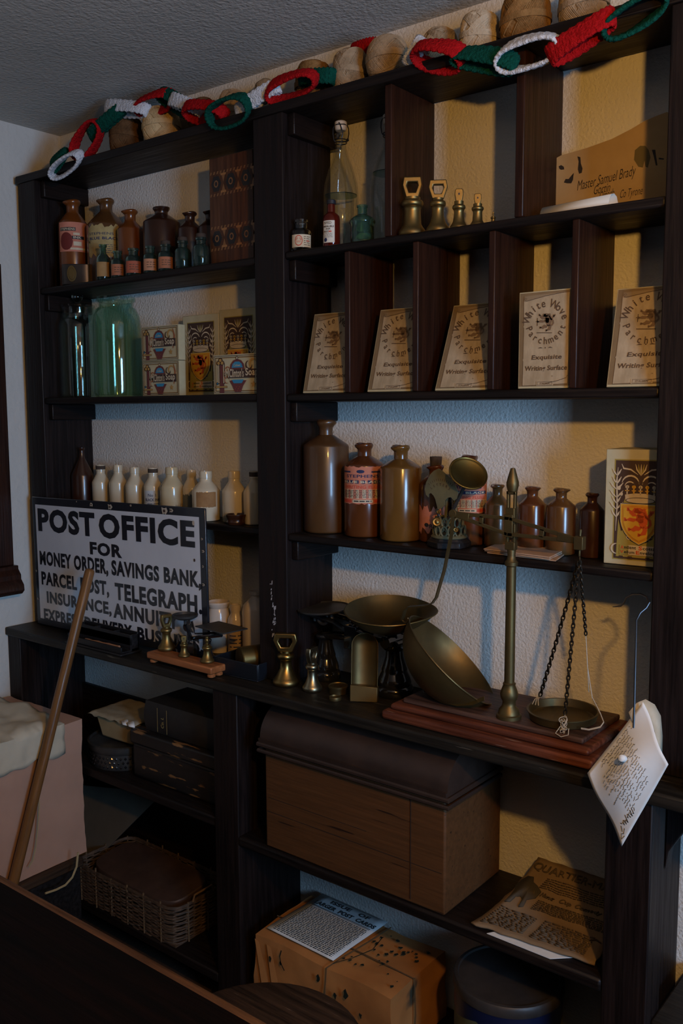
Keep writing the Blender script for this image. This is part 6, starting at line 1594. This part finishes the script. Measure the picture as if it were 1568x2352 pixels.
# ------------------------------------------------------------------ pink parcel, chest, pole
ch = thing('wooden_chest', 'low dark wooden chest on the floor under the pink parcel', 'chest', (-2.255, -.80, 0))
mb = MB(); mb.box(0, 0, 0, .340, .535, .235); mb.build('chest_body', W_BLACK, ch, bevel=.004)
mb = MB(); mb.box(-.004, -.004, .236, .345, .543, .258); mb.build('chest_lid', wood('chest_lid_wood', (.02, .012, .008), (.05, .03, .018), GY, .5), ch, bevel=.005)
o = Vector((-2.252, -.585, .259)); w_, d_ = .322, .350; zz_ = .612
t = thing('pink_parcel', 'large pink paper parcel with tissue on top at the left edge behind the leaning pole', 'parcel', o)
mb = MB(); parcel(mb, w_, d_, zz_-o.z, 8.1, .006, 20); mb.build('pink_wrapping', PINKWRAP, t, smooth=60)
from mathutils import noise as NZ
hh_ = zz_-o.z
def tis(a, b):
    y_ = -.01+b*(d_*.86); s_ = a*(w_+.085); dz = 0
    r = NZ.noise(Vector((a*6, b*6, 2))); r2 = NZ.noise(Vector((a*15, b*13, 5)))
    if s_ <= w_: p = (s_, y_, hh_+.012+.012*r+.004*r2+.010*sin(pi*min(1, s_/w_)))
    else: p = (w_+.010+.006*r2, y_, hh_+.008-(s_-w_)*(.9+.25*r)+.004*r2)
    return p
mb = MB().grid(tis, 34, 30); mb.build('tissue', TISSUE, t, solid=.0012, smooth=60)
ts = [at(210, 1800, x=-1.918), at(226, 1850, x=-1.916), at(224, 1900, x=-1.916), at(215, 1950, x=-1.915)]
mb = MB(); sp = [(88, 1800), (90, 1850), (87, 1900), (82, 1945), (76, 1975), (66, 1992)]
mb.tube([at(u, v, x=-1.915)-o for u, v in sp], .0016, 5)
mb.tube([at(u, v, x=-1.868)-o for u, v in ((179, 1958), (176, 1990), (166, 2015), (150, 2033), (128, 2044), (104, 2052))], .0026, 5)
mb.build('loose_string', mat('parcel_string', (.34, .27, .14), .95), t)
pt, pm = at(206, 1312, y=-.222), at(40, 1990, y=-.452)
dr = (pm-pt).normalized(); pbm = pt+dr*((pt.z-.002)/-dr.z)
Lp = (pbm-pt).length
mb = MB(); r_ = .0122
mb.lathe([(r_*.5, -.006), (r_*.9, -.003), (r_, .002), (r_, Lp*.5), (r_*1.08, Lp)], 24, 0)
po = mb.build('wooden_pole', W_POLE, None, pt, smooth=50)
po.rotation_euler = dr.to_track_quat('Z', 'Y').to_euler()
tag(po, 'long varnished wooden pole leaning diagonally in front of the sign', 'pole')

# ------------------------------------------------------------------ foreground counter and stool
fc = thing('shop_counter', 'dark polished shop counter with a worn brown edge in the near left corner', 'counter', (-.55, -1.38, 0))
ye_ = -1.092; zc_ = .90
mb = MB(); mb.box(-1.55, ye_-.50+1.38, zc_-.03, 2.2, ye_-.008+1.38, zc_); mb.build('counter_top', wood('polished_counter_wood', (.0012, .001, .001), (.0034, .0016, .0014), GX, .45, spec=.10), fc, bevel=.003)  # top and closed panel lengthened out of view to shade the lower shelves
mb = MB(); mb.tube([(-1.55, ye_-.010+1.38, zc_-.0075), (2.2, ye_-.010+1.38, zc_-.0075)], .0085, 14); mb.build('worn_edge', wood('worn_edge_wood', (.032, .015, .007), (.085, .042, .020), GX, .4), fc)
mb = MB(); mb.box(-1.52, ye_-.06+1.38, 0, 2.17, ye_-.035+1.38, zc_-.03); mb.build('back_panel', W_BLACK, fc)
sc_ = Vector((-.845, -.725, 0)); Rk = .150; zk = .50
t = thing('round_stool', 'round scratched wooden stool behind the shop counter', 'stool', sc_)
MB().lathe([(Rk*.9, zk-.032), (Rk*.98, zk-.026), (Rk, zk-.014), (Rk*.985, zk-.004), (Rk*.93, zk), (0, zk)], 56, 0, cap1=False).build('seat', W_STOOL, t, smooth=50)
for i in range(4):
    a = pi/4+i*pi/2
    MB().tube([(Rk*.55*cos(a), Rk*.55*sin(a), zk-.032), (Rk*.85*cos(a), Rk*.85*sin(a), 0)], [.016, .013], 12).build('leg', W_STOOL, t)
MB().tube([(Rk*.72*cos(q), Rk*.72*sin(q), .20) for q in [2*pi*k/32 for k in range(32)]], .008, 8, closed=True).build('foot_ring', W_STOOL, t)
